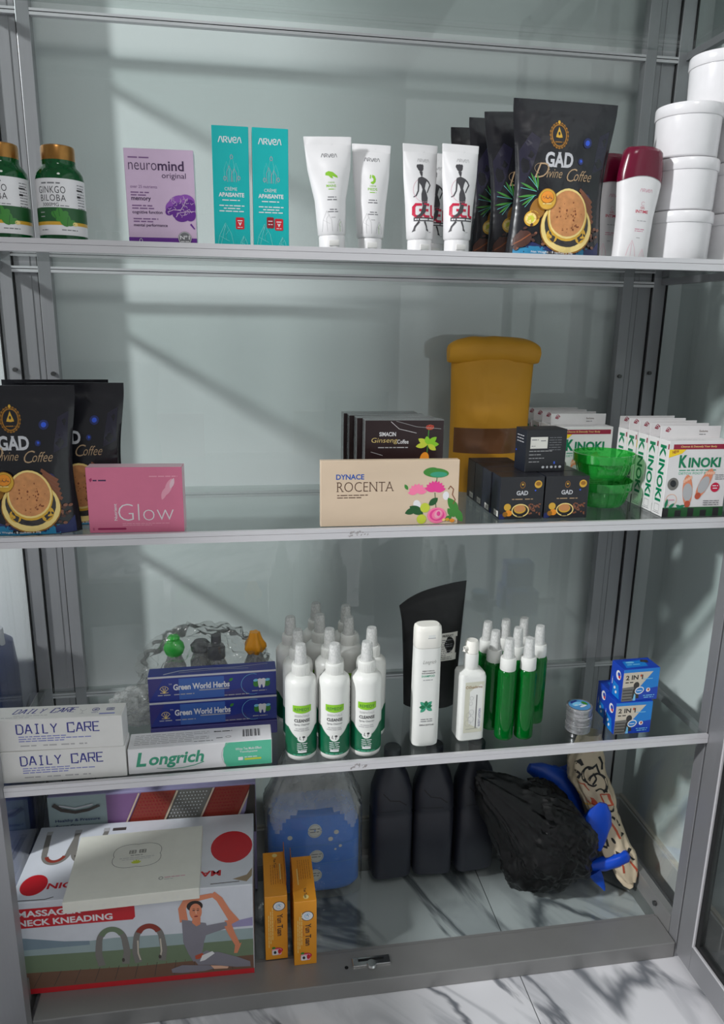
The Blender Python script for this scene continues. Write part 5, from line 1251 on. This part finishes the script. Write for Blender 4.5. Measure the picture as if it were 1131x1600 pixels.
bm = newbm(); n = 72; rings = []
for j in range(40):
    t = j / 39
    if t < .62: aa, bbb, pw = .120, .0675, 5
    else:
        q = (t - .62) / .38; aa = .120 - .055 * q ** .8; bbb = .0675 - .045 * q ** .7; pw = 5 - 2.6 * q
    ring = []
    for i, (x, y) in enumerate(ringpts(aa, bbb, pw, n)):
        th = 2 * pi * i / n; g = .006 + .022 * max(0, t - .5)
        k = noise.noise(Vector((cos(th) * 3.5, sin(th) * 3.5, t * 3 + 5))) * g + noise.noise(Vector((cos(th) * 9, sin(th) * 6, t * 4))) * g * .35
        ring.append(bm.verts.new((x * (1 + k * 4) + .012 * max(0, t - .6), y * (1 + k * 4), max(.001, .002 + .395 * t + k))))
    rings.append(ring)
for r0, r1 in zip(rings, rings[1:]):
    for i in range(n):
        f = bm.faces.new((r0[i], r0[(i + 1) % n], r1[(i + 1) % n], r1[i]))
        if f.calc_center_median().z > .225 + .03 * sin(i * .5): f.material_index = 1
obj('bag_film', bm, ['film_cloudy', 'film_milky'], cb, angle=50)

# dark jugs
jg = thing('plastic_jug', 'dark square-shouldered plastic jug, left of three', 'jug', (.346, .325, T4), 3, 'dark plastic jugs at the back')
jsec = [(0, .044, .034, 4), (.004, .050, .039, 4.5), (.012, .0515, .040, 4.5), (.18, .0515, .040, 4.5), (.186, .0495, .0385, 4.2), (.194, .0515, .040, 4.2), (.245, .050, .039, 3.6), (.285, .040, .034, 2.8), (.315, .024, .024, 2), (.33, .019, .019, 2)]
obj('jug_body', loft(jsec, 56), 'jug_dark', jg)
obj('cap', lathe([(.0205, .328), (.0215, .330), (.0215, .356), (.019, .359)], 30), 'jug_dark', jg)
a = Art(); a.line('gasket', [(-.030, .252), (-.012, .232), (.012, .228), (.030, .214)], .003); a.line('gasket', [(-.036, .202), (.02, .201)], .0018); a.build('moulded_line', jg, round_map(jsec), .008)
dup(jg, (.4545, .325, T4), -4, 'dark square-shouldered plastic jug in the middle of three'); dup(jg, (.5640, .325, T4), 6, 'dark square-shouldered plastic jug, right, beside the black bag')

# black rubbish bag, blue cloth, printed bag
def bag_blob():
    bm = newbm(); bmesh.ops.create_icosphere(bm, subdivisions=6, radius=1)
    knot = Vector((-.75, -.1, .66)).normalized()
    for v in bm.verts:
        p = v.co.copy(); d = p.dot(knot)
        # folds run out from the gathered neck
        e1 = knot.cross(Vector((0, 1, 0))).normalized(); e2 = knot.cross(e1); th = math.atan2(p.dot(e2), p.dot(e1)); r_ = math.acos(max(-1, min(1, d)))
        fold = noise.noise(Vector((cos(th) * 3.4, sin(th) * 3.4, r_ * .9))) * .10 + abs(noise.noise(Vector((cos(th) * 7.5, sin(th) * 7.5, r_ * 1.6 + 3)))) * .10
        big = noise.noise(p * 1.5 + Vector((4, 2, 9))) * .16 + (.35 - abs(noise.noise(p * 3.1 + Vector((1, 7, 2))))) * .10
        big += (.3 - abs(noise.noise(p * 5.5 + Vector((3, 1, 8)))) * 1.0) * .085 + (.3 - abs(noise.noise(p * 11 + Vector((6, 2, 1))))) * .035
        k = 1 + fold * min(1, .35 + r_ * .8) + big
        t = max(0, d) ** 7
        x, y, z = p.x * .122 * k, p.y * .086 * k, .138 + p.z * .138 * k
        x += -.085 * t; y += -.01 * t; z += .11 * t
        x -= .26 * max(0, z - .09) * (1 if x > 0 else .35); x += .012
        v.co = (x, y, max(.001, z))
    return bm
rb = tag(obj('rubbish_bag', bag_blob(), 'black_bag_film', angle=35), 'crumpled shiny black plastic bag lying at the right of the jugs', 'bag')
rb.location = (.712, .222, T4)
O = Vector((.845, .285, T4))
bc = thing('blue_cloth', 'heap of bright blue fabric between black bag and printed bag', 'fabric', O)
def bent_cone(pts, rad, flat=.45, seed=1, n=22):
    bm = newbm(); P = [Vector(p) - O for p in pts]; rings = []
    for i, p in enumerate(P):
        t = (P[min(i + 1, len(P) - 1)] - P[max(i - 1, 0)]).normalized(); u = t.cross(Vector((0, 1, .2))).normalized(); w = t.cross(u)
        ring = []
        for k in range(n):
            th = 2 * pi * k / n; r_ = rad[i] * (1 + .28 * noise.noise(Vector((cos(th) * 1.8, sin(th) * 1.8, i * .7 + seed))))
            ring.append(bm.verts.new(p + u * r_ * cos(th) + w * r_ * flat * sin(th)))
        rings.append(ring)
    for r0, r1 in zip(rings, rings[1:]):
        for k in range(n): bm.faces.new((r0[k], r0[(k + 1) % n], r1[(k + 1) % n], r1[k]))
    bm.faces.new(rings[0][::-1]); bm.faces.new(rings[-1]); return bm
bm = blob(.088, .034, .120, 31.7, .30, 1.5, 5); xform(bm, Matrix.Translation((-.026, .052, 0))); obj('fabric_body', bm, 'blue_fabric', bc, angle=60)
obj('fabric_fold', bent_cone([(.712, .335, -1.120), (.737, .33, -1.130), (.782, .325, -1.152), (.815, .318, -1.20), (.835, .305, -1.265)], [.012, .026, .036, .045, .04], .7, 3), 'blue_fabric', bc, angle=60)
obj('fabric_fold', bent_cone([(.862, .215, -1.155), (.856, .212, -1.175), (.846, .208, -1.205), (.846, .206, -1.235), (.853, .204, -1.26), (.862, .203, -1.285)], [.012, .03, .042, .036, .02, .003], .35, 6), 'blue_satin', bc, angle=60)
obj('fabric_fold', bent_cone([(.84, .20, -1.325), (.87, .195, -1.318), (.90, .19, -1.305), (.925, .19, -1.295), (.932, .19, -1.292)], [.012, .019, .019, .017, .010], .9, 9), 'blue_satin', bc, angle=60)
obj('fabric_fold', bent_cone([(.845, .19, -1.335), (.855, .182, -1.35), (.865, .176, -1.37), (.868, .172, -1.378)], [.018, .014, .006, .002], .5, 12), 'blue_fabric', bc, angle=60)

pb = thing('printed_bag', 'cream plastic bag with black and red printed marks, right corner', 'bag', (.884, .268, T4))
psec = [(.022, .016, .012, 2.2, .052, -.090), (.045, .030, .022, 2.4, .046, -.075), (.085, .046, .030, 2.4, .030, -.055), (.125, .042, .034, 2.4, .014, -.025), (.165, .038, .034, 2.4, .000, -.010), (.21, .044, .036, 2.4, -.014, .0), (.26, .050, .034, 2.4, -.034, .010), (.31, .046, .030, 2.2, -.044, .012), (.345, .036, .024, 2.2, -.042, .012), (.385, .026, .018, 2, -.038, .012)]
fine = []
rmp = round_map(psec)
bm = newbm(); n = 64; rings = []
def lerp_sec(z):
    for s0, s1 in zip(psec, psec[1:]):
        if s0[0] <= z <= s1[0]:
            t = (z - s0[0]) / (s1[0] - s0[0]); return [p * (1 - t) + q * t for p, q in zip(s0, s1)]
    return list(psec[-1])
def crum(th, z): return 1 + .26 * noise.noise(Vector((cos(th) * 2.2, sin(th) * 2.2, z * 16))) + .16 * (.4 - abs(noise.noise(Vector((cos(th) * 4, sin(th) * 4, z * 34)))))
for j in range(46):
    z = .022 + (.385 - .022) * j / 45; s = lerp_sec(z); ring = []
    for i, (x, y) in enumerate(ringpts(s[1], s[2], s[3], n)):
        k = crum(2 * pi * i / n, z); ring.append(bm.verts.new((s[4] + x * k, s[5] + y * k, z)))
    rings.append(ring)
for r0, r1 in zip(rings, rings[1:]):
    for i in range(n): bm.faces.new((r0[i], r0[(i + 1) % n], r1[(i + 1) % n], r1[i]))
bm.faces.new(rings[0][::-1]); bm.faces.new(rings[-1]); obj('bag_body', bm, 'printed_film', pb, angle=60)
obj('bag_corner', bent_cone([Vector(p) + O - Vector((.885, .25, T4)) for p in ((.918, .190, -1.335), (.925, .172, -1.352), (.935, .160, -1.368), (.940, .152, -1.377))], [.018, .020, .015, .006], .5, 4), 'printed_film', pb, angle=60)
a = Art(); K = 'gasket'
a.arc(K, -.006, .282, .020, .024, .0055, 60, 300); a.arc(K, .008, .262, .022, .026, .0055, -70, 160); a.line(K, [(-.010, .30), (.014, .31), (.018, .285)], .005); a.line(K, [(-.006, .262), (.006, .275), (.002, .29), (.012, .285)], .004)
a.line('rust', [(-.016, .348), (.016, .346)], .005); a.line('rust', [(.006, .205), (.024, .205), (.024, .232), (.006, .232), (.006, .205)], .004); a.poly('rust', [(-.036, .236), (-.018, .224), (-.008, .206), (-.03, .206)]); a.line('rust', [(-.038, .268), (-.026, .262), (-.020, .244)], .003)
a.line(K, [(-.034, .318), (-.028, .325), (-.022, .312)], .006)
a.line(K, [(-.024, .176), (-.030, .160), (-.022, .146), (-.014, .134)], .006); a.line('rust', [(.004, .170), (.010, .150), (.014, .124)], .005); a.line(K, [(.014, .176), (.026, .160), (.032, .146)], .006); a.ell(K, .026, .128, .006, .004); a.line(K, [(-.012, .096), (.0, .092), (.012, .096)], .008); a.line(K, [(-.034, .110), (-.026, .106)], .005)
a.line('rust', [(.016, .075), (.020, .055), (.018, .035)], .004); a.line(K, [(.020, .330), (.028, .312), (.026, .296)], .005); a.line(K, [(-.036, .300), (-.030, .288), (-.036, .276)], .005)
a.line(K, [(-.004, .245), (.012, .247), (.024, .238)], .004); a.line(K, [(.028, .200), (.020, .188), (.004, .190)], .005); a.arc('rust', -.018, .188, .008, .008, .003, 0, 250); a.line(K, [(-.036, .140), (-.020, .122), (-.024, .108)], .005); a.line(K, [(.030, .100), (.020, .088), (.026, .076)], .005); a.line('rust', [(-.020, .080), (-.008, .068), (-.012, .050)], .004); a.ell(K, -.004, .120, .004, .006); a.arc('gold', -.036, .222, .012, .015, .003, 120, 330)
def pmap(u, v):
    s = lerp_sec(max(.023, min(.384, v))); x = max(-.95, min(.95, u / s[1])); th0 = math.asin(x)
    # super-ellipse angle matching x, front side
    th = -math.acos(sgp(x, s[3] / 2)); k = crum(th % (2 * pi), v)
    y = -(1 - abs(x) ** s[3]) ** (1 / s[3]); n_ = Vector((sgp(x, s[3] - 1) / s[1], sgp(y, s[3] - 1) / s[2], 0)).normalized()
    return Vector((s[4] + s[1] * x * k, s[5] + s[2] * y * k, v)), n_
a.build('printed_markings', pb, pmap, .006, .0006)
